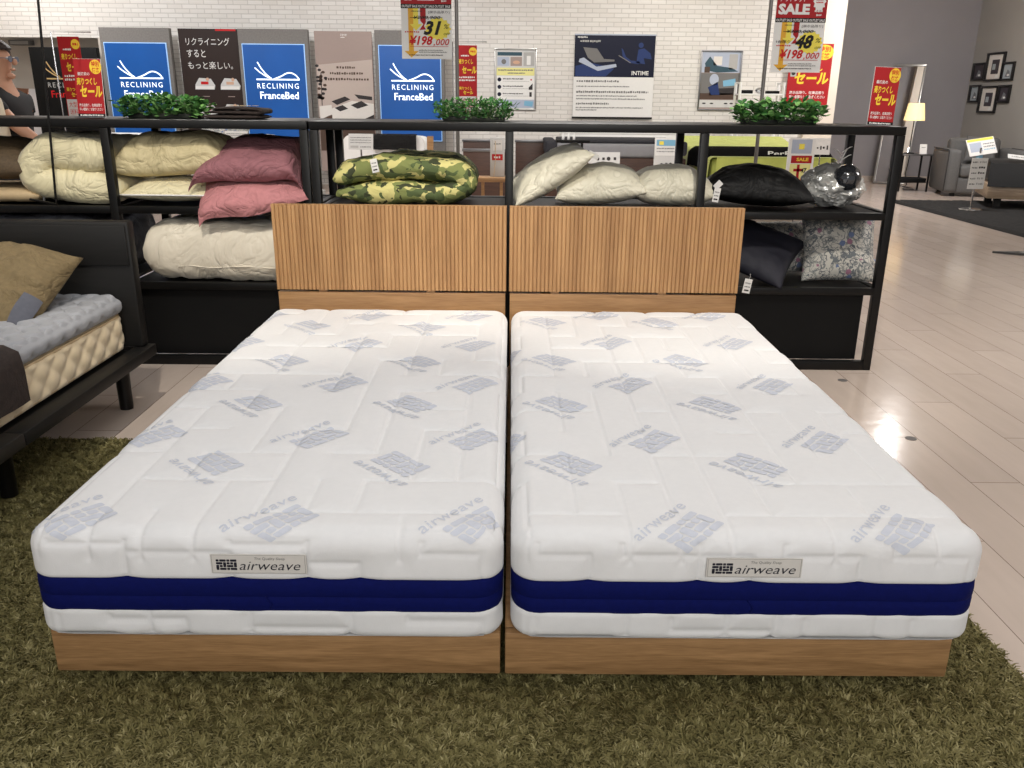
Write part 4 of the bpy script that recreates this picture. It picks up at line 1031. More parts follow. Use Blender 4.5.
def lightboard(x, label, black=False, y=12.2, top=2.15, w=.94):
    t = thing('light_sign', label, 'sign', (x, y, 0))
    MB().box(0, w, 0, .10, .0, top, 'blackpanel' if black else 'felt', .005).build('board', t, smooth=35)
    k = w / .5; p = Print(); p.k = k; p.zr = 1.736; p.zo = top
    zt = 1.736 - (.03 if black else .105); a, b = (.02, .48) if black else (.032, .470)
    if not black:
        z1 = top - .105 * k
        MB().box(a * k - .011, b * k + .011, -.022, -.0005, .72, z1 + .011, 'rim', .004).build('lightbox_edge', t, smooth=35)
        p.rect(a, b, 1.736 - (top - .731) / k, zt, 'blue', 1); ml = mt = 'lit'; mr = 'lit'
    else: ml, mt, mr = 'gold2', 'lightink', 'redink'
    zz = zt - (.235 if not black else .19)
    recline_logo(p, a + .075, zz, .32, ml)
    p.text('RECLINING', a + .085, a + .385, zz - .062, .036, mt, 2, space=1.3)
    p.text('FranceBed', a + .10, a + .38, zz - .134, .050, mr, 2, bold=.012)
    p.build('screen' if not black else 'print', t, loc=(0, -.0225 if not black else -.0005, 0), fixn=False)
lightboard(-5.545, 'leftmost blue backlit bed sign on a grey board, behind the leafy planter')
lightboard(-3.687, 'blue backlit bed sign on a grey board, between the brown and the taupe poster')
lightboard(-1.849, 'blue backlit bed sign on a grey board, partly behind a hanging price card')
lightboard(-6.58, 'black sign with gold reclining bed emblem behind the red sale sheets', True, 12.3, 1.90, .92)
# tall posters
t = thing('poster', 'dark brown poster about reclining with small pictures of beds, beside the leftmost blue sign', 'poster', (-4.50, 12.24, 0))
MB().box(0, .80, 0, .02, .3, 2.147, 'brownp', .002).build('board', t)
MB().box(.2, .6, .0205, .22, 0, .9, 'brownp', .002).build('easel_back', t)
p = Print(); p.k, p.zr, p.zo = 1.877, 1.732, 2.147
p.rect(.27, .415, 1.718, 1.730, 'redink', 2)
for s, z, x1 in (('リクライニング', 1.62, .365), ('すると', 1.54, .185), ('もっと楽しい。', 1.46, .375)): p.text(s, .05, x1, z, .052, 'paper', 2)
for x, z in ((.085, 1.32), (.27, 1.32), (.085, 1.14), (.27, 1.14)):
    p.poly([(x, z), (x + .14, z), (x + .148, z + .028), (x + .12, z + .075), (x + .035, z + .08), (x + .004, z + .035)], 'papergrey', 2)
    p.rect(x + .004, x + .138, z + .004, z + .024, 'paper', 3); p.rect(x + .045, x + .10, z + .035, z + .055, 'redink' if x < .2 else 'flesh', 3); p.disc(x + .095, z + .07, .012, 'flesh', 4); p.disc(x + .098, z + .078, .011, 'darkp', 3)
    p.rect(x + .05, x + .10, z - .05, z - .045, 'taupe', 2)
p.build('print', t, loc=(0, -.0005, 0), fixn=False)
t = thing('poster', 'tall photo poster of beds in a taupe room, between two blue signs', 'poster', (-2.668, 12.24, 0))
MB().box(0, .778, 0, .02, .3, 2.133, 'taupe', .002).build('board', t)
MB().box(.2, .6, .0205, .22, 0, .9, 'taupe', .002).build('easel_back', t)
p = Print(); p.k, p.zr, p.zo = 1.877, 1.728, 2.133
p.poly([(.005, 1.50), (.41, 1.54), (.41, 1.12), (.005, 1.12)], 'taupe2', 1); p.poly([(.005, 1.60), (.41, 1.55), (.41, 1.725), (.005, 1.725)], 'taupe', 1)
p.rect(.005, .41, .9, 1.22, 'floorp', 2)
p.poly([(.005, 1.22), (.12, 1.24), (.17, 1.28), (.30, 1.30), (.41, 1.26), (.41, 1.20), (.005, 1.14)], 'taupe2', 3)
p.poly([(.01, 1.215), (.10, 1.225), (.10, 1.16), (.01, 1.12)], 'offw', 4)
p.poly([(.10, 1.20), (.25, 1.255), (.41, 1.235), (.41, 1.16), (.24, 1.085), (.10, 1.13)], 'offw', 4); p.poly([(.10, 1.13), (.24, 1.085), (.41, 1.16), (.41, 1.13), (.24, 1.05), (.10, 1.10)], 'darkp', 4)
p.poly([(.10, 1.25), (.20, 1.285), (.24, 1.265), (.14, 1.225)], 'darkp', 5); p.poly([(.24, 1.225), (.32, 1.255), (.37, 1.225), (.29, 1.20)], 'darkp', 5); p.poly([(.27, 1.30), (.40, 1.285), (.40, 1.26), (.30, 1.27)], 'darkp', 5); p.poly([(.12, 1.205), (.18, 1.225), (.22, 1.20), (.16, 1.18)], 'darkp', 5)
for k in range(22):
    a = random.uniform(1.26, 1.50); p.disc(.035 + random.uniform(-.03, .035), a, .014, 'darkp' if k % 3 else 'floorp', 4, .010, 7)
p.line([(.03, 1.22), (.035, 1.45)], .006, 'darkp', 4)
for k, (z, a, b) in enumerate(((1.475, .15, .29), (1.435, .10, .34), (1.395, .06, .38))): p.greek(a, b, z, .018, 'floorp', 4, 20 + k)
p.text('reve', .19, .235, 1.695, .016, 'paper', 4, shear=.2); p.rect(.19, .22, 1.685, 1.689, 'paper', 4)
p.build('print', t, loc=(0, -.0005, 0), fixn=False)

# reclining beds in front of the light boards
def recliner(x, label, card):
    t = thing('reclining_bed', label, 'bed', (x, 10.75, 0))
    MB().box(-.42, .42, -.55, .80, .12, .36, 'brownwood', .01).build('base', t, smooth=35)
    for sx in (-.34, .34):
        for sy in (-.45, .7): MB().box(sx - .03, sx + .03, sy - .03, sy + .03, 0, .119, 'blackwood', .003).build('leg', t)
    o = MB(); C = [(-.52, .46), (-.1, .46), (.15, .49), (.42, .66), (.56, .765)]
    Cc = catmull([Vector((0, a, b)) for a, b in C], 6); N = []
    for i in range(len(Cc)):
        q = (Cc[min(i + 1, len(Cc) - 1)] - Cc[max(i - 1, 0)]).normalized(); N.append(Vector((0, -q.z, q.y)))
    G = []
    for i, c in enumerate(Cc):
        row = []
        for k in range(24):
            a = 2 * math.pi * k / 24; ca, sa = math.cos(a), math.sin(a)
            sx = .40 * math.copysign(abs(ca) ** .25, ca); sn = .085 * math.copysign(abs(sa) ** .5, sa)
            row.append(Vector((sx, 0, 0)) + c + N[i] * sn)
        G.append(row)
    o.grid(G, 'white', cv=True); n = len(o.v); o.f.append(list(range(24))); o.mi.append(0); o.f.append(list(range(n - 24, n))); o.mi.append(0)
    o.build('mattress', t, smooth=50)
    return t
t = recliner(-4.93, 'white reclining bed with raised back in front of the leftmost blue sign', 0)
t = recliner(-3.40, 'white reclining bed with raised back in front of the middle blue sign', 0)
t = thing('pillow', 'leaf-patterned white pillow on the raised back of the middle reclining bed', 'pillow', (-3.69, 11.26, .80), rot=(R(42), 0, 0))
pillow(MB(), .64, .30, .07, 'floral', seed=71, wr=.004).build('cover', t, smooth=180, weld=1e-4)
t = recliner(-1.47, 'white reclining bed with raised back in front of the rightmost blue sign', 0)
t = thing('headboard_panel', 'white rounded panel standing behind the rightmost reclining bed', 'bed panel', (-1.46, 10.02, 0))
o = MB(); P = []
for cx, cz, a0 in ((.37, .78, 0), (-.37, .78, 90)):
    for k in range(7): P.append((cx + .10 * math.cos(R(a0 + 15 * k)), cz + .10 * math.sin(R(a0 + 15 * k))))
P += [(-.47, .0), (.47, .0)]
o.extrude(P, 'y', 0, .05, 'white'); o.build('panel', t, smooth=30)
t = thing('blanket', 'small black blanket folded over the white rounded panel', 'blanket', (-1.33, 10.0, .83))
o = MB(); drape(o, [[Vector((-.25 + .50 * i / 10, y, z + .003 * nz3(i, z * 9, 2))) for i in range(11)] for y, z in ((-.012, -.11), (-.014, -.05), (-.016, .0), (-.012, .045), (.02, .058), (.07, .056), (.084, .04), (.088, -.04))], 'blackc', .006)
o.build('cloth', smooth=60, parent=t)
t = thing('wooden_post', 'light brown timber upright beside the white rounded panel', 'post', (-.93, 10.05, 0))
MB().box(-.035, .035, 0, .08, .012, .87, 'oak', .003).build('upright', t); MB().box(-.09, .09, -.06, .11, 0, .0115, 'oak', .002).build('foot', t)

def price_stand(x, y, z, w, h, label, tone='paper', tilt=-12, kind=0):
    """a card in a slim table stand; standing on its own pole"""
    t = thing('price_card', label, 'price card', (x, y, 0))
    MB().lathe([(.09, 0), (.09, .008), (.012, .014)], (0, 0, 0), 'chrome', 20).build('base', t, smooth=40)
    MB().tube([(0, 0, .01), (0, 0, z)], .008, 'chrome', 8).build('pole', t, smooth=40)
    c = MB().box(-w / 2, w / 2, -.004, 0, 0, h, tone, .001).build('card', t, loc=(0, -.012, z - .02), rot=(R(tilt), 0, 0))
    p = Print()
    if kind == 0:
        for k in range(3): p.greek(-w * .42, w * .42, h * (.72 - .16 * k), h * .07, 'greyink', 1, k + int(x * 10))
        p.rect(-w * .42, -w * .1, h * .1, h * .24, 'lightink', 1); p.greek(-w * .02, w * .4, h * .12, h * .09, 'greyink', 1, 9)
    elif kind == 1:
        p.rect(-w * .42, w * .42, h * .55, h * .88, 'skyp', 1); p.rect(-w * .3, -w * .1, h * .6, h * .8, 'lemon', 2); p.greek(-w * .4, w * .4, h * .36, h * .08, 'greyink', 1, 4); p.greek(-w * .4, w * .4, h * .2, h * .06, 'greyink', 1, 5)
    elif kind == 2:
        p.disc(-w * .2, h * .4, w * .05, 'darkp', 1); p.rect(-w * .06, w * .02, h * .3, h * .52, 'darkp', 1); p.disc(w * .14, h * .42, w * .06, 'darkp', 1); p.rect(w * .3, w * .38, h * .3, h * .55, 'darkp', 1)
    p.build('print', c, loc=(0, -.0045, 0), fixn=False)
    return t
price_stand(-1.46, 8.5, .82, .24, .15, 'grey-white price card on a thin stand before the white rounded panel', 'papergrey', -14)
price_stand(-2.51, 8.0, .90, .21, .10, 'white price card on a thin stand before the leaf-patterned pillow', 'paper', -14)
price_stand(1.60, 9.0, .76, .23, .18, 'white price card with blue and yellow blocks before the grey mattress bed', 'paper', -6, 1)
price_stand(1.585, 8.8, .63, .27, .14, 'white card with dark figures, the lower one before the grey mattress bed', 'papergrey', -6, 2)
price_stand(.915, 8.5, .71, .31, .11, 'pale card on a thin stand behind the middle ivory pillow', 'papergrey', -16, 2)

# sign stands with the big price cards
def price_print(p, w, h, old, pct, extra):
    p.fz = lambda z: z * .82 if z < .765 * h else .6273 * h + (z - .765 * h) * 1.586       # the red heading takes the top third
    p.rect(0, w, 0, h, 'paper', 1)
    p.rect(0, w, h * .80, h, 'red', 2); p.rect(0, w, h * .765, h * .80, 'black_ink', 2)
    p.text('アウトレット', w * .06, w * .58, h * .925, h * .045, 'paper', 3, bold=.02)
    p.text('SALE', w * .04, w * .66, h * .825, h * .085, 'paper', 3, bold=.05)
    p.text('OUTLET SALE OUTLET SALE OUTLET SALE', w * .02, w * .98, h * .772, h * .020, 'paper', 3, bold=.02)
    p.star(w * .84, h * .93, w * .10, w * .13, 12, 'paper', 3); p.greek(w * .77, w * .91, h * .935, h * .012, 'redink', 4, 2); p.greek(w * .77, w * .91, h * .915, h * .012, 'redink', 4, 3)
    p.greek(w * .76, w * .92, h * .845, h * .018, 'paper', 3, 6); p.greek(w * .80, w * .90, h * .815, h * .018, 'paper', 3, 7)
    p.poly([(w * .14, h * .765), (w * .24, h * .765), (w * .24, h * .12), (w * .34, h * .12), (w * .19, h * .02), (w * .05, h * .12), (w * .14, h * .12)], 'gold', 2)
    p.poly([(w * .24, h * .765), (w * .34, h * .765), (w * .34, h * .53), (w * .42, h * .53), (w * .29, h * .43), (w * .17, h * .53), (w * .24, h * .53)], 'lemon', 3)
    p.poly([(w * .38, h * .765), (w * .49, h * .765), (w * .49, h * .56), (w * .45, h * .50), (w * .49, h * .45), (w * .36, h * .44), (w * .44, h * .53), (w * .38, h * .58)], 'red', 3)
    p.star(w * .73, h * .46, w * .225, w * .265, 15, 'lemon', 2)
    p.greek(w * .20, w * .42, h * .715, h * .018, 'darkp', 4, 8); p.text('[展示品限り]', w * .54, w * .96, h * .685, h * .045, 'darkp', 4)
    p.text(old, w * .24, w * .78, h * .60, h * .055, 'black_ink', 4, shear=.25, bold=.015); p.line([(w * .18, h * .627), (w * .82, h * .632)], h * .006, 'black_ink', 5)
    p.text(pct, w * .44, w * .80, h * .365, h * .215, 'black_ink', 4, shear=.3, bold=.04)
    p.text('%', w * .84, w * .95, h * .46, h * .07, 'black_ink', 4, shear=.25); p.text('OFF', w * .84, w * .97, h * .365, h * .035, 'black_ink', 4, shear=.3)
    p.greek(w * .07, w * .36, h * .40, h * .025, 'redink', 4, 9)
    p.text('¥198', w * .15, w * .62, h * .210, h * .145, 'redink', 4, shear=.25, bold=.03); p.text(',000', w * .63, w * .95, h * .195, h * .115, 'redink', 4, shear=.25, bold=.01)
    p.rect(w * .17, w * .93, h * .188, h * .194, 'redink', 4)
    if extra: p.text('1台限り', w * .06, w * .34, h * .45, h * .045, 'black_ink', 4, bold=.01)
    for k, z in enumerate((.125, .095, .05)): p.greek(w * (.34 if k < 2 else .14), w * (.9 if k == 1 else .82), h * z, h * .018, 'darkp' if k == 2 else 'greyink', 4, 30 + k)
def sign_stand(x, y, card_x, card_z, h, label, old, pct, extra):
    t = thing('sign_stand', label, 'sign stand', (x, y, 0))
    MB().lathe([(.14, 0), (.14, .012), (.02, .02)], (0, 0, 0), 'steel', 24).build('base', t, smooth=40)
    MB().tube([(0, 0, .015), (0, 0, 2.15)], .011, 'greyrod', 10).build('pole', t, smooth=40)
    s = 1 if card_x > 0 else -1
    MB().tube([(0, 0, 2.10), (s * .36, 0, 2.10)], .006, 'greyrod', 8).build('arm', t, smooth=40)
    w = .287
    c = MB().box(0, w, .0, .004, 0, h, 'paper', .001).build('price_board', t, loc=(card_x, -.01, card_z))
    p = Print(); price_print(p, w, h, old, pct, extra); p.build('print', c, loc=(0, -.0005, 0), fixn=False)
    o = MB()
    for q in (.06, w - .06): o.tube([(q, .001, h - .005), (q, .010, 2.10 - card_z)], .0015, 'greyrod', 5)
    o.build('hangers', c, smooth=40)
sign_stand(-.315, 5.2, -.315, 1.486, .425, 'pole stand whose large price card hangs left of the pole, before the rightmost blue sign', '¥288,900', '31', False)
sign_stand(1.469, 5.2, .030, 1.433, .425, 'pole stand whose large price card hangs right of the pole, before the cream pillar', '¥380,000', '48', True)
# narrow red banners on wire frames
def banner(x, y, zt, w, h, label, dark):
    t = thing('banner_stand', label, 'banner stand', (x, y, 0))
    MB().box(-.12, .12, -.10, .10, 0, .012, 'steel', .002).build('base', t)
    MB().tube([(-w / 2 - .05, 0, .01), (-w / 2 - .05, 0, zt + .05), (w / 2 + .12, 0, zt + .05)], .006, 'chrome', 8).build('frame', t, smooth=40)
    c = MB().box(-w / 2, w / 2, -.003, 0, zt - h, zt + .01, 'red', .001).build('cloth', t)
    p = Print()
    def unit(z0, hh):
        p.disc(w * .30, z0 + hh * .86, w * .20, 'yellow', 2, hh * .11); p.greek(w * .18, w * .42, z0 + hh * .83, hh * .06, 'redink', 3, 1)
        p.greek(-w * .3, w * .1, z0 + hh * .72, hh * .05, 'paper', 2, 2)
        p.text('売りつくし', -w * .42, w * .3, z0 + hh * .52, hh * .14, 'yellow', 2, shear=.1, bold=.03); p.text('セール', -w * .25, w * .48, z0 + hh * .26, hh * .20, 'yellow', 2, shear=.1, bold=.04)
        p.greek(-w * .40, w * .40, z0 + hh * .14, hh * .05, 'paper', 2, 3); p.greek(-w * .40, w * .40, z0 + hh * .06, hh * .05, 'paper', 2, 4)
    unit(zt - h * .56, h * .56)
    p.text('売りつくし', -w * .40, w * .25, zt - h * .66, h * .05, 'yellow', 2, bold=.03); p.text('セール', -w * .2, w * .30, zt - h * .73, h * .06, 'yellow', 2, bold=.04)
    p.rect(-w * .46, w * .46, zt - h * .98, zt - h * .76, 'papergrey', 2)
    p.text('大型家具', -w * .38, w * .38, zt - h * .86, h * .07, 'redink', 3); p.text('送料無料', -w * .38, w * .38, zt - h * .95, h * .07, 'redink', 3)
    p.build('print', c, loc=(0, -.0035, 0), fixn=False)
banner(-.545, 11.0, 1.89, .245, .76, 'narrow red sale banner on a wire stand behind the 31 percent card pole', 0)
banner(-4.16, 8.5, 1.785, .205, .72, 'narrow red sale banner on a wire stand behind the left red sale sheet', 0)

# prints on the brick wall
def wall_frame(name, label, cat, x0, x1, z0, z1, frame='silverfr', fw=.018, y=12.498):
    t = thing(name, label, cat, ((x0 + x1) / 2, y, (z0 + z1) / 2)); w, h = x1 - x0, z1 - z0
    o = MB()
    for a in ((-w / 2, w / 2, h / 2 - fw, h / 2), (-w / 2, w / 2, -h / 2, -h / 2 + fw), (-w / 2, -w / 2 + fw, -h / 2 + fw, h / 2 - fw), (w / 2 - fw, w / 2, -h / 2 + fw, h / 2 - fw)):
        o.box(a[0], a[1], -.022, 0, a[2], a[3], frame, .002)
    o.build('frame', t, smooth=35)
    return t, w - 2 * fw, h - 2 * fw
t, w, h = wall_frame('framed_notice', 'framed notice with three pictures and a yellow band on the brick wall', 'framed notice', -.235, .350, 1.14, 1.955)
p = Print(); p.rect(-w / 2, w / 2, -h / 2, h / 2, 'papergrey', 1)
p.rect(-w * .46, w * .16, h * .40, h * .46, 'teal', 2); p.rect(-w * .46, -w * .16, h * .23, h * .38, 'silverp', 2); p.rect(-w * .13, w * .16, h * .23, h * .38, 'taupe', 2); p.rect(w * .20, w * .47, h * .23, h * .46, 'lightink', 2)
p.disc(-w * .3, h * .30, w * .06, 'greyink', 3); p.disc(w * .02, h * .29, w * .09, 'flesh', 3, h * .03); p.rect(w * .28, w * .38, h * .25, h * .40, 'paper', 3)
p.rect(-w * .48, w * .48, h * .07, h * .20, 'paleyel', 2); p.greek(-w * .44, w * .44, h * .145, h * .028, 'greyink', 3, 1); p.greek(-w * .2, w * .25, h * .095, h * .028, 'greyink', 3, 2)
p.rect(-w * .48, w * .48, -h * .34, h * .065, 'paper', 2)
for k in range(3):
    z = h * (.0 - .125 * k); p.disc(-w * .41, z, w * .05, 'navyp', 3); p.greek(-w * .32, w * .2, z, h * .025, 'darkp', 3, 10 + k); p.greek(-w * .32, w * .35, z - h * .035, h * .014, 'lightink', 3, 14 + k)
p.poly([(w * .34, -h * .13), (w * .44, -h * .06), (w * .44, -h * .17), (w * .34, -h * .17)], 'darkp', 3); p.rect(w * .36, w * .42, -h * .29, -h * .21, 'darkp', 3); p.disc(w * .40, h * .0, w * .02, 'redink', 3)
p.rect(-w * .48, w * .48, -h * .48, -h * .34, 'silverp', 2); p.poly([(w * .22, -h * .44), (w * .44, -h * .46), (w * .46, -h * .37), (w * .24, -h * .36)], 'skyp', 3)
p.build('print', t, loc=(0, -.004, 0), fixn=False)
t = thing('wall_banner', 'white and navy wall banner with a bed picture and the word INTIME', 'banner', (1.428, 12.48, 1.593)); w, h = .715, .70
k_ = 1.57
MB().box(-w / 2 * k_, w / 2 * k_, -.004, 0, -h / 2 * k_, h / 2 * k_, 'paper', .001).build('sheet', t)
MB().box(-w / 2 * k_ - .008, w / 2 * k_ + .004, -.018, -.0045, -h / 2 * k_ - .006, -h / 2 * k_ + .02, 'black_ink', .002).build('bottom_bar', t); MB().box(-w / 2 * k_, w / 2 * k_, -.018, -.0045, h / 2 * k_ - .012, h / 2 * k_ + .006, 'silverp', .002).build('top_bar', t)
p = Print(); p.k = k_; p.rect(-w / 2 + .003, w / 2 - .003, .0, h / 2 - .006, 'navyp', 1)
p.poly([(-w * .48, .005), (-w * .1, .005), (w * .0, .07), (-w * .3, .12), (-w * .48, .09)], 'navy2', 2)
p.poly([(-w * .43, .15), (-w * .38, .16), (-w * .22, .085), (w * .02, .11), (w * .03, .085), (-w * .20, .05), (-w * .44, .125)], 'silverp', 3)
p.poly([(-w * .39, .245), (-w * .22, .235), (-w * .13, .15), (w * .0, .145), (w * .0, .13), (-w * .25, .12), (-w * .33, .16)], 'greyink', 4)
p.poly([(w * .08, .24), (w * .10, .23), (w * .14, .17), (w * .20, .14), (w * .32, .13), (w * .3, .11), (w * .18, .12), (w * .10, .17)], 'navy2', 3); p.poly([(w * .27, .12), (w * .29, .23), (w * .36, .24), (w * .44, .20), (w * .46, .15), (w * .36, .16), (w * .38, .11)], 'navy2', 3); p.disc(w * .32, .265, .022, 'navy2', 3); p.line([(w * .05, .18), (w * .2, .12)], .008, 'greyink', 4)
p.text('INTIME', w * .22, w * .43, .018, .034, 'paper', 3, bold=.018)
p.greek(-w * .46, -w * .34, .320, .014, 'paper', 3, 1); p.greek(-w * .43, -w * .18, .285, .020, 'lightink', 3, 2)
for k, (z, b, s, mt) in enumerate(((-.045, .07, .020, 'greyink'), (-.085, .20, .012, 'greyink'), (-.135, .44, .020, 'greyink'), (-.165, .30, .012, 'greyink'), (-.19, .40, .012, 'greyink'), (-.235, -.05, .020, 'greyink'), (-.265, .38, .012, 'greyink'), (-.285, -.20, .012, 'greyink'))): p.greek(-w * .46, w * b, z, s, mt, 2, 40 + k)
p.build('print', t, loc=(0, -.0048, 0), fixn=False)
t, w, h = wall_frame('framed_poster', 'framed photo poster of a recliner on the brick wall, left of the white trolley', 'framed poster', 2.63, 3.205, 1.165, 1.955, 'steel')
p = Print(); p.rect(-w / 2, w / 2, -h / 2, h / 2, 'taupe', 1); p.rect(-w * .5, w * .5, h * .14, h * .5, 'silverp', 2); p.poly([(-w * .42, h * .30), (-w * .3, h * .42), (-w * .1, h * .26), (w * .3, h * .22), (w * .46, h * .16), (-w * .1, h * .14), (-w * .38, h * .18)], 'teal', 3)
p.rect(-w * .2, w * .02, h * .27, h * .42, 'offw', 3); p.rect(w * .2, w * .42, h * .2, h * .46, 'lightink', 3); p.rect(-w * .42, -w * .28, h * .14, h * .24, 'floorp', 4)
p.rect(-w * .5, w * .5, -h * .33, h * .13, 'greyink', 2); p.rect(-w * .5, w * .5, -h * .33, -h * .22, 'floorp', 3); p.disc(-w * .15, h * .02, w * .12, 'silverp', 4, h * .10); p.poly([(-w * .3, -h * .12), (-w * .05, -h * .02), (w * .02, -h * .25), (-w * .2, -h * .25)], 'navy2', 4); p.poly([(w * .08, h * .0), (w * .4, h * .04), (w * .42, -h * .08), (w * .1, -h * .10)], 'skyp', 4); p.poly([(-w * .25, -h * .14), (w * .42, -h * .12), (w * .42, -h * .24), (-w * .25, -h * .26)], 'darkp', 3)
p.rect(-w * .5, w * .5, -h * .47, -h * .34, 'papergrey', 3)
for x in (-.42, -.22, .15, .3): p.disc(w * (x + .05), -h * .40, w * .05, 'darkp', 4, h * .013)
p.build('print', t, loc=(0, -.004, 0), fixn=False)
t = thing('sale_sign', 'large red clearance sale sheet on the cream pillar behind the 48 percent card', 'sale sign', (3.845, 12.435, 1.25))
MB().box(0, .59, -.003, 0, 0, .80, 'red', .001).build('board', t)
p = Print(); sale_print(p, .585, .795, bar=False); p.rect(.03, .115, .37, .48, 'lightink', 3); p.disc(.07, .415, .028, 'darkp', 4); p.build('print', t, loc=(.0015, -.0035, .002), fixn=False)
# white cart by the pillar
t = thing('trolley', 'white wire-leg trolley with dark things on it, by the brick wall at the pillar', 'trolley', (3.345, 12.0, 0))
for x in (-.29, .29):
    for y in (-.12, .12): MB().tube([(x, y, .05), (x, y, 1.53)], .02, 'white', 8).build('post', t, smooth=40)
for z in (.25, .80, 1.365): MB().box(-.30, .30, -.135, .135, z, z + .022, 'white', .004).build('shelf', t, smooth=35)
for x in (-.29, .29): MB().tube([(x, -.12, 1.52), (x, .12, 1.52)], .012, 'white', 8).build('handle_bar', t, smooth=40)
for x in (-.29, .29):
    for y in (-.12, .12): MB().lathe([(.02, 0), (.026, .02), (.018, .05)], (x, y, 0), 'black', 12).build('caster', t, smooth=40)
for k, (x, y, lab) in enumerate(((-.18, .0, 'black remote control handset on the white trolley, left of the pair'), (.17, -.03, 'flat black remote control handset on the white trolley, right of the pair'))):
    o = MB().box(-.085, .085, -.05, .05, 0, .045 - .008 * k, 'blackpanel', .008).box(-.05, -.01, -.02, .02, .0305 - .008 * k, .045 - .008 * k, 'blackpanel', .005).build('remote_control', loc=(3.345 + x, 12.0 + y, 1.388), smooth=35)
    tag(o, lab, 'remote control', 'remotes on the trolley')
t = thing('massager', 'small silver and white gadget between the remotes on the white trolley', 'gadget', (3.36, 12.03, 1.388))
MB().ball((0, 0, .041), (.06, .05, .04), 'chrome').build('body', t, smooth=180); MB().tube([(0, 0, .045), (.03, 0, .07), (.05, 0, .06)], .006, 'white', 6).build('arm', t, smooth=60)

# beds between the racks and the wall
def display_bed(x0, x1, y0, y1, zb, zm, base, topm, label, dark=None):
    t = thing('display_bed', label, 'bed', ((x0 + x1) / 2, (y0 + y1) / 2, 0)); w = (x1 - x0) / 2; d = (y1 - y0) / 2
    MB().box(-w, w, -d, d, .06, zb, base, .01).build('base', t, smooth=35)
    for sx in (-1, 1):
        for sy in (-1, 1): MB().box(sx * (w - .1) - .03, sx * (w - .1) + .03, sy * (d - .1) - .03, sy * (d - .1) + .03, 0, .0595, 'blackwood').build('leg', t)
    MB().box(-w + .02, w - .02, -d + .02, d - .02, zb + .001, zm, topm, .04, 4).build('mattress', t, smooth=50)
    return t, w, d
t, w, d = display_bed(.42, 2.08, 10.3, 11.35, .63, .795, 'brownwood', 'greymat', 'dark brown bed with grey mattress and charcoal topper, side on by the brick wall')
o = MB(); o.box(-w + .16, w - .06, -d + .06, d - .02, .7955, .835, 'darkblanket', .019, 3); o.build('topper', t, smooth=50)
for s in (-1, 1): MB().box(s * (w - .06) - .07, s * (w - .06) + .07, -d - .01, d - .02, .66, .825, 'darkblanket', .03, 3).build('topper_side', t, smooth=50)
t = thing('headboard_panel', 'white headboard standing against the brick wall behind the charcoal-topped bed', 'bed panel', (1.70, 12.2, 0)); MB().box(-1.0, .96, 0, .06, 0, .84, 'white', .012).build('panel', t, smooth=35); MB().box(-1.02, .98, -.005, .065, .8405, .86, 'white', .006).build('cap', t, smooth=35)
t, w, d = display_bed(2.26, 3.66, 9.8, 11.8, .30, .665, 'brownwood', 'lime', 'bed covered in a lime green sheet behind the right rack')
o = MB(); P = []
for j in range(30):
    y = -d - .03 + (2 * d + .02) * j / 29; row = []
    for i in range(60):
        s = -1 + 2 * i / 59; a = s * (w + .52)
        if abs(a) < w: x, z = a, .682 + .12 * max(0, (y + .2) / d) ** 1.5
        else:
            q = abs(a) - w; zt = .682 + .12 * max(0, (y + .2) / d) ** 1.5
            x = math.copysign(w + .012 + .05 * q + .022 * math.sin(y * 17 + 2 * nz3(y * 3, 0, 1)) * q * 2.2, a); z = zt - q * 1.0
        row.append(Vector((x, y, z)))
    P.append(row)
F0 = [[Vector((p.x * (1 + .03 * q / 6), p.y - .02 - .006 * q + .012 * math.sin(p.x * 16) * q / 6, p.z - .085 * q)) for p in P[0][14:46]] for q in range(7)]
drape(o, F0, 'lime', .006); drape(o, P, 'lime', .006); o.build('sheet', t, smooth=180)
o = MB(); P = []
for j in range(8):
    y = -d + .10 + 1.0 * j / 7; row = []
    for i in range(40):
        s = -1 + 2 * i / 39; a = s * (w + .22); zt = .690 + .12 * max(0, (y + .2) / d) ** 1.5 + .075 * max(0, math.sin(math.pi * j / 7)) ** .35
        if abs(a) < w: x, z = a, zt
        else: q = abs(a) - w; x, z = math.copysign(w + .03 + .05 * q, a), zt - q
        row.append(Vector((x, y, z)))
    P.append(row)
drape(o, P, 'blackcloth', .006); q = o.build('band', t, smooth=60)
p = Print(); p.text('PerFe', -.02, .30, 0, .05, 'paper', 1, bold=.02); p.build('lettering', q, loc=(0, -d + .13, .70), rot=(R(-20), 0, 0), fixn=False)
def low_cabinet(x, y, w, h, label):
    t = thing('headboard_panel', label, 'bed panel', (x, y, 0))
    MB().box(-w / 2, w / 2, 0, .06, 0, h, 'brownwood', .004).build('panel', t, smooth=35)
    MB().box(-w / 2 - .01, w / 2 + .01, -.01, .07, h + .0005, h + .03, 'steel', .003).build('cap', t, smooth=35)
low_cabinet(-.29, 9.5, .46, .735, 'dark brown headboard with grey cap behind the camouflage duvet')
low_cabinet(-.42, 11.5, .42, .75, 'small taller brown headboard with grey cap by the brick wall, left of the leaflet holder')
low_cabinet(.245, 11.0, .37, .77, 'brown headboard with grey cap by the brick wall, behind the steep ivory pillow')
t = thing('side_table', 'small light wood table behind the camouflage duvet', 'table', (-.16, 7.5, 0))
MB().box(-.13, .13, -.12, .12, .60, .635, 'oak', .004).build('tabletop', t, smooth=35)
for sx in (-1, 1):
    for sy in (-1, 1): MB().box(sx * .08 - .012, sx * .08 + .012, sy * .08 - .012, sy * .08 + .012, 0, .5995, 'oak', .002).build('leg', t)
t = thing('leaflet_holder', 'white leaflet holder with a red band on the small wood table', 'leaflet holder', (-.115, 7.5, .6355))
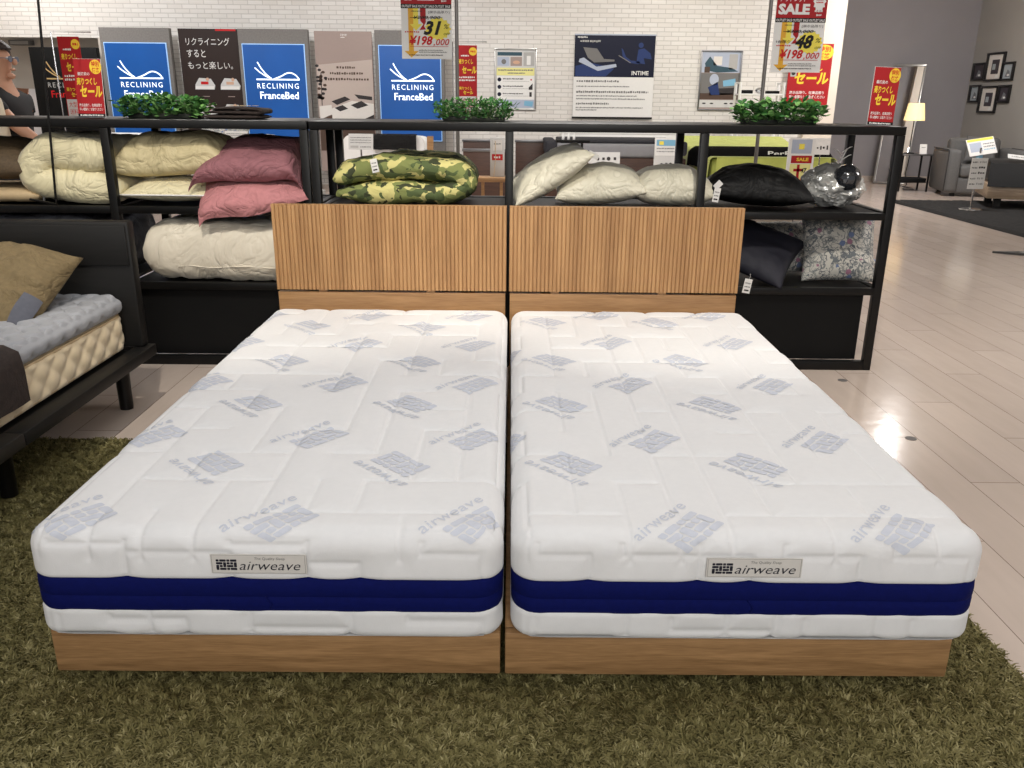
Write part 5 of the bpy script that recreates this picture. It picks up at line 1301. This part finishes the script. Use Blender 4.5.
MB().box(-.062, .062, 0, .05, 0, .33, 'papergrey', .003).build('holder', t, smooth=35)
p = Print(); p.rect(-.046, .046, .14, .19, 'redink', 1); p.greek(-.03, .03, .155, .02, 'paper', 2, 3); p.rect(-.04, .04, .22, .31, 'paper', 1); p.greek(-.03, .03, .27, .012, 'greyink', 2, 4); p.build('leaflet', t, loc=(0, -.0008, 0), fixn=False)
o = MB(); o.tube([(-.03, -.03, .003), (-.015, -.015, .16), (-.018, -.004, .30)], .003, 'tanq', 6); o.build('stick', t, smooth=60)
t = thing('tray_table', 'narrow black tray table with small bottles behind the steep ivory pillow', 'table', (.635, 9.0, 0))
MB().box(-.17, .17, -.12, .12, .865, .89, 'blackpanel', .004).build('tray', t, smooth=35); MB().tube([(.10, 0, .012), (.10, 0, .8645)], .012, 'black', 8).build('column', t, smooth=40); MB().box(-.14, .14, -.11, .11, 0, .012, 'black', .003).build('foot', t)
for k, x in enumerate((-.07, -.03, .01)):
    o = MB().lathe([(.012, 0), (.014, .004), (.014, .045), (.006, .055), (.006, .068)], (0, 0, 0), 'white', 12).build('bottle', loc=(.635 + x * 1.4, 8.98, .8905), smooth=40)
    tag(o, ['little white bottle on the black tray table, leftmost of three', 'little white bottle on the black tray table, between two others', 'little white bottle on the black tray table, rightmost of three'][k], 'bottle', 'bottles on the tray table')
# price stack by the lime bed
t = thing('price_stand', 'tall white price stand with red and yellow cards in front of the lime bed', 'price stand', (2.165, 6.5, 0))
MB().lathe([(.09, 0), (.09, .01), (.012, .016)], (0, 0, 0), 'chrome', 20).build('base', t, smooth=40); MB().tube([(0, 0, .012), (0, 0, .98)], .008, 'chrome', 8).build('pole', t, smooth=40)
c = MB().box(-.10, .10, -.006, 0, .55, 1.02, 'paper', .001).build('board', t, loc=(0, -.012, 0), rot=(0, 0, 0))
p = Print(); p.zo = -.08; p.rect(-.075, .075, .99, 1.09, 'silverp', 1); p.rect(-.02, .02, 1.02, 1.06, 'lemon', 2); p.rect(-.07, .085, .92, .975, 'red', 1); p.text('SALE', -.03, .06, .935, .025, 'yellow', 2, bold=.04)
p.rect(-.075, .08, .78, .915, 'paleyel', 1); p.rect(-.02, .0, .80, .91, 'red', 2); p.rect(-.045, .03, .86, .88, 'red', 2); p.text('47', .01, .055, .85, .035, 'black_ink', 3, shear=.2, bold=.03); p.text('¥79,800', -.06, .07, .79, .03, 'redink', 3, shear=.2, bold=.02)
for k in range(4): p.greek(-.07, .07, .74 - .03 * k, .012, 'greyink', 1, 70 + k)
p.build('print', c, loc=(0, -.0065, 0), fixn=False)
price_stand(3.31, 9.3, .77, .19, .17, 'white card with grey sketches standing beyond the lime bed', 'paper', -4, 2)

# black cord
o = MB(); A = atY(38, 0, 3.92); B = atY(56, 200, 3.92); D = (A - B); o.tube([(-2.215, 3.945, .81), tuple(B + Vector((0, 0, -.02))), tuple(B), tuple(B + D * .5), tuple(A), tuple(A + D * .5), (A.x - .05, 3.92, 3.299)], .0055, 'black', 8)
tag(o.build('power_cord', smooth=60), 'black cord hanging straight down in front of the left rack from the ceiling', 'cord')
# ------------------------------------------------------------------ far right: lounge corner
t = thing('shag_rug', 'black shag rug under the info stand at the far right', 'rug', (6.3, 9.6, 0))
o = MB(); nx, ny = 70, 120
G = [[Vector((-1.1 + 2.2 * i / nx, -2.15 + 4.3 * j / ny, (.030 + .010 * nz3(i * 1.7, j * 1.7, 2)) if 0 < i < nx and 0 < j < ny else .001)) for j in range(ny + 1)] for i in range(nx + 1)]
o.grid(G, 'rug2'); o.build('pile', t, smooth=180)
t = thing('floor_outlet', 'dark triangular cable cover on the pale floor at the right edge', 'cable cover', (4.52, 7.45, 0))
MB().extrude([(-.16, .12), (.22, .12), (.22, -.14)], 'z', 0, .018, 'glassy').build('cover', t); MB().box(.05, .12, .02, .08, .0185, .024, 'steel', .002).build('latch', t)
# armchair
def armchair(x, y, rz, label):
    t = thing('armchair', label, 'armchair', (x, y, 0), rz)
    MB().box(-.50, .50, -.42, .44, .05, .27, 'sofa', .03, 3).build('base', t, smooth=50)
    for s in (-1, 1):
        a = MB().box(min(s * .36, s * .55), max(s * .36, s * .55), -.46, .46, .05, .66, 'sofa', .06, 4).build('armrest', t, smooth=50)
        MB().tube([(s * .552, -.455, .08), (s * .552, -.455, .60), (s * .545, -.42, .655), (s * .545, .42, .655)], .008, 'sofa2', 6).build('piping', a, smooth=60)
    MB().box(-.355, .355, -.45, .26, .275, .44, 'sofa', .05, 4).build('seat_cushion', t, smooth=50)
    MB().box(-.355, .355, .22, .46, .28, .84, 'sofa', .07, 4, X=Matrix.Rotation(R(-6), 4, 'X')).build('backrest', t, smooth=50)
    for sx in (-.4, .4):
        for sy in (-.36, .36): MB().box(sx - .03, sx + .03, sy - .03, sy + .03, 0, .0495, 'blackwood').build('foot', t)
armchair(6.95, 12.85, R(-12), 'grey armchair with a loose cushion in the far right corner')
t = thing('cushion', 'grey square cushion leaning on the back of the far armchair', 'cushion', (6.97, 12.90, .635), rot=(R(66), R(6), R(-14)))
pillow(MB(), .44, .40, .07, 'sofa', seed=81, flat=.9, wr=.003).build('cover', t, smooth=180, weld=1e-4)
# side table with lamp
t = thing('side_table', 'black two-tier side table with the lit lamp on it', 'table', (6.18, 13.35, 0))
MB().box(-.23, .23, -.17, .17, .535, .556, 'steel', .003).build('tabletop', t, smooth=35); MB().box(-.20, .20, -.14, .14, .13, .20, 'blackpanel', .004).build('lower_tray', t, smooth=35)
for sx in (-1, 1):
    for sy in (-1, 1): MB().box(sx * .215 - .011, sx * .215 + .011, sy * .155 - .011, sy * .155 + .011, 0, .5345, 'black').build('leg', t)
t = thing('table_lamp', 'table lamp with a lit cream shade on the far side table', 'lamp', (6.13, 13.38, .5565))
MB().lathe([(.075, 0), (.075, .012), (.01, .02)], (0, 0, 0), 'black', 24).build('base', t, smooth=40); MB().tube([(0, 0, .015), (0, 0, .60)], .007, 'black', 8).build('stem', t, smooth=40)
o = MB(); o.lathe([(.150, .485), (.112, .735), (.109, .735), (.147, .485)], (0, 0, 0), 'shade', 28); o.build('lamp_shade', t, smooth=40)
d = bpy.data.lights.new('lamp_bulb', 'POINT'); d.energy = 9; d.color = (1, .75, .45); d.shadow_soft_size = .05; b = bpy.data.objects.new('lamp_bulb', d); COL.objects.link(b); b.location = (6.13, 13.38, 1.17)
t = thing('price_card', 'small white card standing beside the lamp on the far side table', 'price card', (6.30, 13.28, .5565), rot=(R(-10), 0, 0)); MB().box(-.055, .055, 0, .004, 0, .145, 'paper', .001).build('card', t); p = Print(); p.greek(-.03, .03, .09, .012, 'greyink', 1, 1); p.build('print', t, loc=(0, -.0006, 0), fixn=False)
MB().box(-.04, .04, .004, .05, 0, .004, 'paper', .001).build('foot', t)
o = MB(); o.tube([(6.20, 13.50, .55), (6.22, 13.56, .40), (6.20, 13.55, .25), (6.22, 13.5, .08), (6.15, 13.45, .012), (6.3, 13.4, .010), (6.38, 13.62, .010), (6.3, 14.5, .010), (6.4, 14.97, .15)], .006, 'black', 6); tag(o.build('lamp_cord', smooth=60), 'black lamp cord drooping below the far side table', 'cord')
# leaning floor mirror
t = thing('floor_mirror', 'silver-framed tall mirror leaning in the far corner behind the lamp', 'mirror', (6.34, 14.42, 0), rot=(R(-10), 0, R(-35)))
w, h, f = .50, 1.92, .03
o = MB()
for a in ((-w / 2, w / 2, h - f, h), (-w / 2, w / 2, 0.006, f), (-w / 2, -w / 2 + f, f, h - f), (w / 2 - f, w / 2, f, h - f)): o.box(a[0], a[1], -.03, .01, a[2], a[3], 'silverfr', .004)
o.build('frame', t, smooth=35); MB().box(-w / 2 + f, w / 2 - f, -.008, -.002, f, h - f, 'mirror').build('glass', t); MB().box(-w / 2 + .01, w / 2 - .01, .0, .008, f, h - f, 'blackpanel').build('backing', t)
# info stand
t = thing('info_stand', 'white information stand on a chrome foot at the edge of the black rug', 'info stand', (5.735, 10.62, .036))
MB().lathe([(.14, 0), (.135, .012), (.02, .022)], (0, 0, 0), 'chrome', 28).build('base', t, smooth=40); MB().tube([(0, 0, .02), (0, 0, .74)], .012, 'chrome', 10).build('pole', t, smooth=40)
c = MB().box(-.10, .10, -.03, -.022, .25, .62, 'paper', .003).build('leaflet_panel', t)
p = Print(); 
for i in range(5):
    p.greek(-.085, -.02, .56 - .065 * i, .02, 'greyink', 1, i); p.greek(.0, .085, .56 - .065 * i, .028, 'darkp' if i in (1, 2) else 'lightink', 1, i + 9)
p.build('print', c, loc=(0, -.0305, 0), fixn=False)
c = MB().box(-.155, .155, -.004, .004, 0, .24, 'paper', .002).build('top_sign', t, loc=(.03, -.03, .66), rot=(R(-38), R(-10), R(-10)))
p = Print(); p.rect(-.145, .145, .20, .235, 'lemon', 1); p.rect(-.13, .0, .05, .18, 'silverp', 1); p.greek(.02, .14, .14, .018, 'greyink', 1, 2); p.greek(.02, .14, .10, .018, 'greyink', 1, 3); p.greek(.02, .14, .06, .018, 'skyp', 1, 4); p.build('print', c, loc=(0, -.0045, 0), fixn=False)
MB().box(-.03, .03, -.02, .03, .60, .66, 'skyp', .004).build('clip', t)
# black leather bed with pale base
t = thing('display_bed', 'black leather bed on a pale wood base at the right edge', 'bed', (7.05, 10.72, 0), R(-20))
MB().box(-1.0, .38, -.25, .70, .15, .33, 'palewood', .01).build('base', t, smooth=35)
for sx in (-.85, .25):
    for sy in (-.1, .55): MB().box(sx - .04, sx + .04, sy - .04, sy + .04, .036, .1495, 'blackwood').build('leg', t)
MB().box(-.98, .36, -.23, .68, .331, .58, 'leather', .06, 4).build('mattress', t, smooth=50)
o = MB(); drape(o, [[Vector((-1.02 + 1.40 * i / 40, y, z + .008 * nz3(i * .5, j * .7, 2))) for i in range(41)] for j, (y, z) in enumerate(((-.29, .30), (-.275, .45), (-.25, .58), (-.15, .605), (.1, .602), (.4, .600)))], 'leather', .01); o.build('cover', t, smooth=60)
t = thing('price_board', 'long white card lying on the edge of the black leather bed', 'price card', (6.50, 10.72, .640), rot=(R(-62), R(6), R(-20))); MB().box(-.32, .32, 0, .006, -.05, .05, 'papergrey', .002).build('card', t); p = Print(); p.greek(-.28, .28, -.01, .02, 'greyink', 1, 5); p.build('print', t, loc=(0, -.0006, 0), fixn=False)
# six frames on the side wall
FR = [((973.5, 63, 986, 80.5), 'small black picture frame, upper row left, on the side wall', 'photo2', 'photo1'), ((987, 52.6, 1005, 81), 'large black picture frame with white mount, upper row middle, on the side wall', 'photo2', 0), ((1002.5, 62, 1015, 80.5), 'small black picture frame, upper row right, on the side wall', 'photo3', 'photo1'),
      ((970, 85, 980.5, 102.5), 'small black picture frame, lower row left, on the side wall', 'photo3', 'photo1'), ((980, 86, 998, 113), 'large black picture frame with white mount, lower row middle, on the side wall', 'photo2', 0), ((998.5, 85, 1011, 103), 'small black picture frame, lower row right, on the side wall', 'photo2', 'photo1')]
for (x0, y0, x1, y1), lab, ph, small in FR:
    A = atX(x0, (y0 + y1) / 2, 7.7); B = atX(x1, (y0 + y1) / 2, 7.7); xm = (x0 + x1) / 2
    T = atX(xm, y0, 7.7); Bo = atX(xm, y1, 7.7); w = abs(A.y - B.y); h = T.z - Bo.z
    t = thing('picture_frame', lab, 'picture frame', (7.697, (A.y + B.y) / 2, (T.z + Bo.z) / 2), R(-90), 'picture frames on the side wall')
    f = .05; o = MB()
    for a in ((-w / 2, w / 2, h / 2 - f * .6, h / 2), (-w / 2, w / 2, -h / 2, -h / 2 + f * .6), (-w / 2, -w / 2 + f, -h / 2 + f * .6, h / 2 - f * .6), (w / 2 - f, w / 2, -h / 2 + f * .6, h / 2 - f * .6)): o.box(a[0], a[1], -.03, 0, a[2], a[3], 'framem', .003)
    o.build('frame', t, smooth=35)
    p = Print(); p.rect(-w / 2 + f, w / 2 - f, -h / 2 + f * .6, h / 2 - f * .6, 'offw' if not small else ph, 1)
    if not small:
        p.rect(-w * .20, w * .20, -h * .25, h * .25, ph, 2); p.rect(-w * .15, w * .02, -h * .1, h * .1, 'photo3', 3); p.poly([(w * .1, -h * .3), (w * .2, -h * .28), (w * .25, -h * .4), (w * .05, -h * .4)], 'paper', 3)
    else: p.poly([(-w * .2, -h * .3), (w * .2, -h * .3), (w * .12, 0), (-w * .05, h * .1)], small, 2); p.disc(w * .05, -h * .2, w * .1, 'paper', 3, h * .06)
    p.build('picture', t, loc=(0, -.006, 0), fixn=False)

# ------------------------------------------------------------------ the person at the far left
def skin_mesh(V, E, Rr, root, sub=2):
    me = bpy.data.meshes.new('skin'); me.from_pydata(V, E, []); ob = bpy.data.objects.new('skin', me); COL.objects.link(ob)
    md = ob.modifiers.new('s', 'SKIN'); md.use_smooth_shade = True
    for i, r in enumerate(Rr): me.skin_vertices[0].data[i].radius = (r, r) if not isinstance(r, tuple) else r
    me.skin_vertices[0].data[root].use_root = True
    sm = ob.modifiers.new('d', 'SUBSURF'); sm.levels = sub; sm.render_levels = sub
    bpy.context.view_layer.update(); dg = bpy.context.evaluated_depsgraph_get(); ev = ob.evaluated_get(dg); m2 = ev.to_mesh()
    out = ([v.co.copy() for v in m2.vertices], [list(p.vertices) for p in m2.polygons]); ev.to_mesh_clear(); bpy.data.objects.remove(ob); bpy.data.meshes.remove(me)
    return out
# local frame: faces +x, z up, feet at z 0, height 1.60
def person():
    t = thing('person', 'person in glasses and black T-shirt standing behind the left rack', 'person', (-3.10, 5.42, 0), R(-4))
    V = []; E = []; Rr = []
    def add(p, r, par=None):
        V.append(p); Rr.append(r); i = len(V) - 1
        if par is not None: E.append((par, i))
        return i
    pel = add((0, 0, .86), (.125, .15)); wst = add((.005, 0, .99), (.105, .13), pel); chs = add((0, 0, 1.14), (.115, .155), wst); up = add((-.01, 0, 1.25), (.09, .13), chs)
    nk = add((-.005, 0, 1.335), .050, up); hd0 = add((.018, 0, 1.40), (.058, .052), nk); hd1 = add((.015, 0, 1.47), (.088, .068), hd0); hd2 = add((.002, 0, 1.535), (.078, .062), hd1)
    for s in (-1, 1):
        hip = add((0, s * .085, .80), .088, pel); kn = add((.02, s * .09, .46), .058, hip); cf = add((-.005, s * .09, .32), .054, kn); an = add((-.01, s * .092, .09), .036, cf); toe = add((.12, s * .10, .035), .034, an)
        sh = add((-.005, s * .165, 1.265), .052, up)
        if s < 0: el = add((.185, s * .205, 1.095), .040, sh); fa = add((.245, s * .20, 1.05), .037, el); wr = add((.355, s * .185, .955), .026, fa)
        else: el = add((-.02, s * .22, 1.02), .040, sh); fa = add((.03, s * .22, .93), .037, el); wr = add((.08, s * .21, .81), .026, fa)
        d = (Vector(V[wr]) - Vector(V[fa])).normalized(); side = Vector((0, 1, 0)); side = (side - d * side.dot(d)).normalized(); nrm = d.cross(side)
        pm = add(tuple(Vector(V[wr]) + d * .05), (.030, .017), wr); pe = add(tuple(Vector(V[wr]) + d * .09), (.032, .014), pm)
        for k, (o_, L) in enumerate(((-.027, .062), (-.009, .075), (.009, .070), (.027, .055))):
            c = Vector(V[pe]) + side * o_ + d * .012; a = add(tuple(c), .0085, pe); a2 = add(tuple(c + d * L * .5 + nrm * .006 * s), .0080, a); add(tuple(c + d * L * .9 + nrm * .022 * s), .0068, a2)
        c = Vector(V[pm]) - side * .026 * 1 + d * -.005; a = add(tuple(c), .010, pm); a2 = add(tuple(c - side * .018 + d * .03), .009, a); add(tuple(c - side * .016 + d * .055), .0075, a2)
    vv, ff = skin_mesh(V, E, Rr, pel)
    o = MB(); o.add(vv, ff, 'skin')
    # face
    o.ball((.108, 0, 1.455), (.018, .013, .020), 'skin', 10, 8)
    o.ball((.092, 0, 1.412), (.012, .022, .008), 'skin', 10, 6)
    o.ball((.072, 0, 1.375), (.026, .028, .018), 'skin', 10, 8)
    for s in (-1, 1):
        o.ball((.090, s * .030, 1.475), (.010, .013, .009), 'paper', 10, 6); o.ball((.097, s * .030, 1.475), (.005, .006, .006), 'black_ink', 8, 6)
        o.ball((-.005, s * .074, 1.455), (.018, .008, .030), 'skin', 10, 8)
    o.build('body', t, smooth=180)
    bm = bmesh.new(); bmesh.ops.create_icosphere(bm, subdivisions=5, radius=1)
    for v in bm.verts:
        c = v.co.copy(); r = 1 + .05 * noise.noise(Vector((c.x * 3, c.y * 7, c.z * 2))) + .03 * noise.noise(c * 9)
        p = Vector((-.008 + c.x * .105 * r, c.y * .092 * r, 1.495 + c.z * .094 * r))
        if p.x > .045 and p.z < 1.525: p.x = .045 + (p.x - .045) * .05
        if p.z < 1.41: p.z = 1.41 + (p.z - 1.41) * .3
        v.co = p
    MB().bm(bm, 'hair').build('hair', t, smooth=180)
    g = MB()
    for s in (-1, 1):
        g.tube([(.106, s * .031 + .019 * math.cos(a), 1.470 + .016 * math.sin(a)) for a in [R(30 * k) for k in range(12)]], .0022, 'lens', 6, closed=True)
        g.lathe([(.0, .0), (.017, .0), (.017, .0015), (0, .0015)], (0, 0, 0), 'lens', 14, X=Matrix.Translation((.106, s * .031, 1.470)) @ Matrix.Rotation(R(90), 4, 'Y'))
        g.tube([(.104, s * .052, 1.474), (.05, s * .078, 1.476), (-.005, s * .080, 1.472)], .0022, 'lens', 6)
    g.tube([(.108, -.012, 1.474), (.112, 0, 1.477), (.108, .012, 1.474)], .002, 'lens', 6)
    g.build('glasses', t, smooth=60)
    # clothes
    def cloth(nm, V, E, Rr, root, m):
        v, f = skin_mesh(V, E, Rr, root); MB().add(v, f, m).build(nm, t, smooth=180)
    cloth('t_shirt', [(0, 0, .93), (.005, 0, 1.0), (0, 0, 1.14), (-.01, 0, 1.255), (-.008, 0, 1.315), (-.005, -.172, 1.262), (.130, -.200, 1.14), (-.005, .172, 1.262), (-.018, .212, 1.09)], [(0, 1), (1, 2), (2, 3), (3, 4), (3, 5), (5, 6), (3, 7), (7, 8)], [(.125, .15), (.118, .143), (.126, .168), (.102, .142), (.062, .066), .066, .062, .066, .062], 0, 'tee')
    cloth('trousers', [(0, 0, .90), (0, 0, .84), (0, -.087, .76), (.02, -.092, .46), (0, -.094, .12), (0, .087, .76), (.02, .092, .46), (0, .094, .12)], [(0, 1), (1, 2), (2, 3), (3, 4), (1, 5), (5, 6), (6, 7)], [(.132, .156), (.136, .160), .100, .076, .066, .100, .076, .066], 0, 'trouser')
    for s in (-1, 1):
        o = MB(); o.box(-.075, .165, s * .097 - .045, s * .097 + .045, 0.0, .028, 'shoe', .012, 3); o.ball((.07, s * .097, .035), (.095, .044, .042), 'shoe', 14, 8); o.ball((-.02, s * .096, .055), (.055, .042, .055), 'shoe', 14, 8); o.build('shoe', t, smooth=60)
person()
t = thing('shoulder_bag', 'cream canvas shoulder bag hanging at the side of the person', 'bag', (-3.115, 5.13, .98))
o = MB(); bm = bmesh.new(); bmesh.ops.create_cube(bm, size=1); bmesh.ops.bevel(bm, geom=bm.edges[:], offset=.16, segments=4, profile=.5, affect='EDGES'); bmesh.ops.subdivide_edges(bm, edges=bm.edges[:], cuts=1, use_grid_fill=True)
for v in bm.verts: v.co = Vector((v.co.x * .30 * (1.06 - .12 * v.co.z), v.co.y * .10 * (1.1 - .4 * v.co.z) + .006 * nz3(v.co.x * 5, v.co.z * 5, 3), .145 + v.co.z * .29 + .008 * nz3(v.co.x * 4, v.co.y * 4, 1)))
o.bm(bm, 'bagc'); o.build('pouch', t, smooth=180)
o = MB(); o.tube([(-.11, 0, .27), (-.07, .03, .31), (.03, .05, .352), (.06, .12, .355), (.02, .04, .345), (.10, 0, .28)], .009, 'bagc', 8); o.build('strap', t, smooth=180)
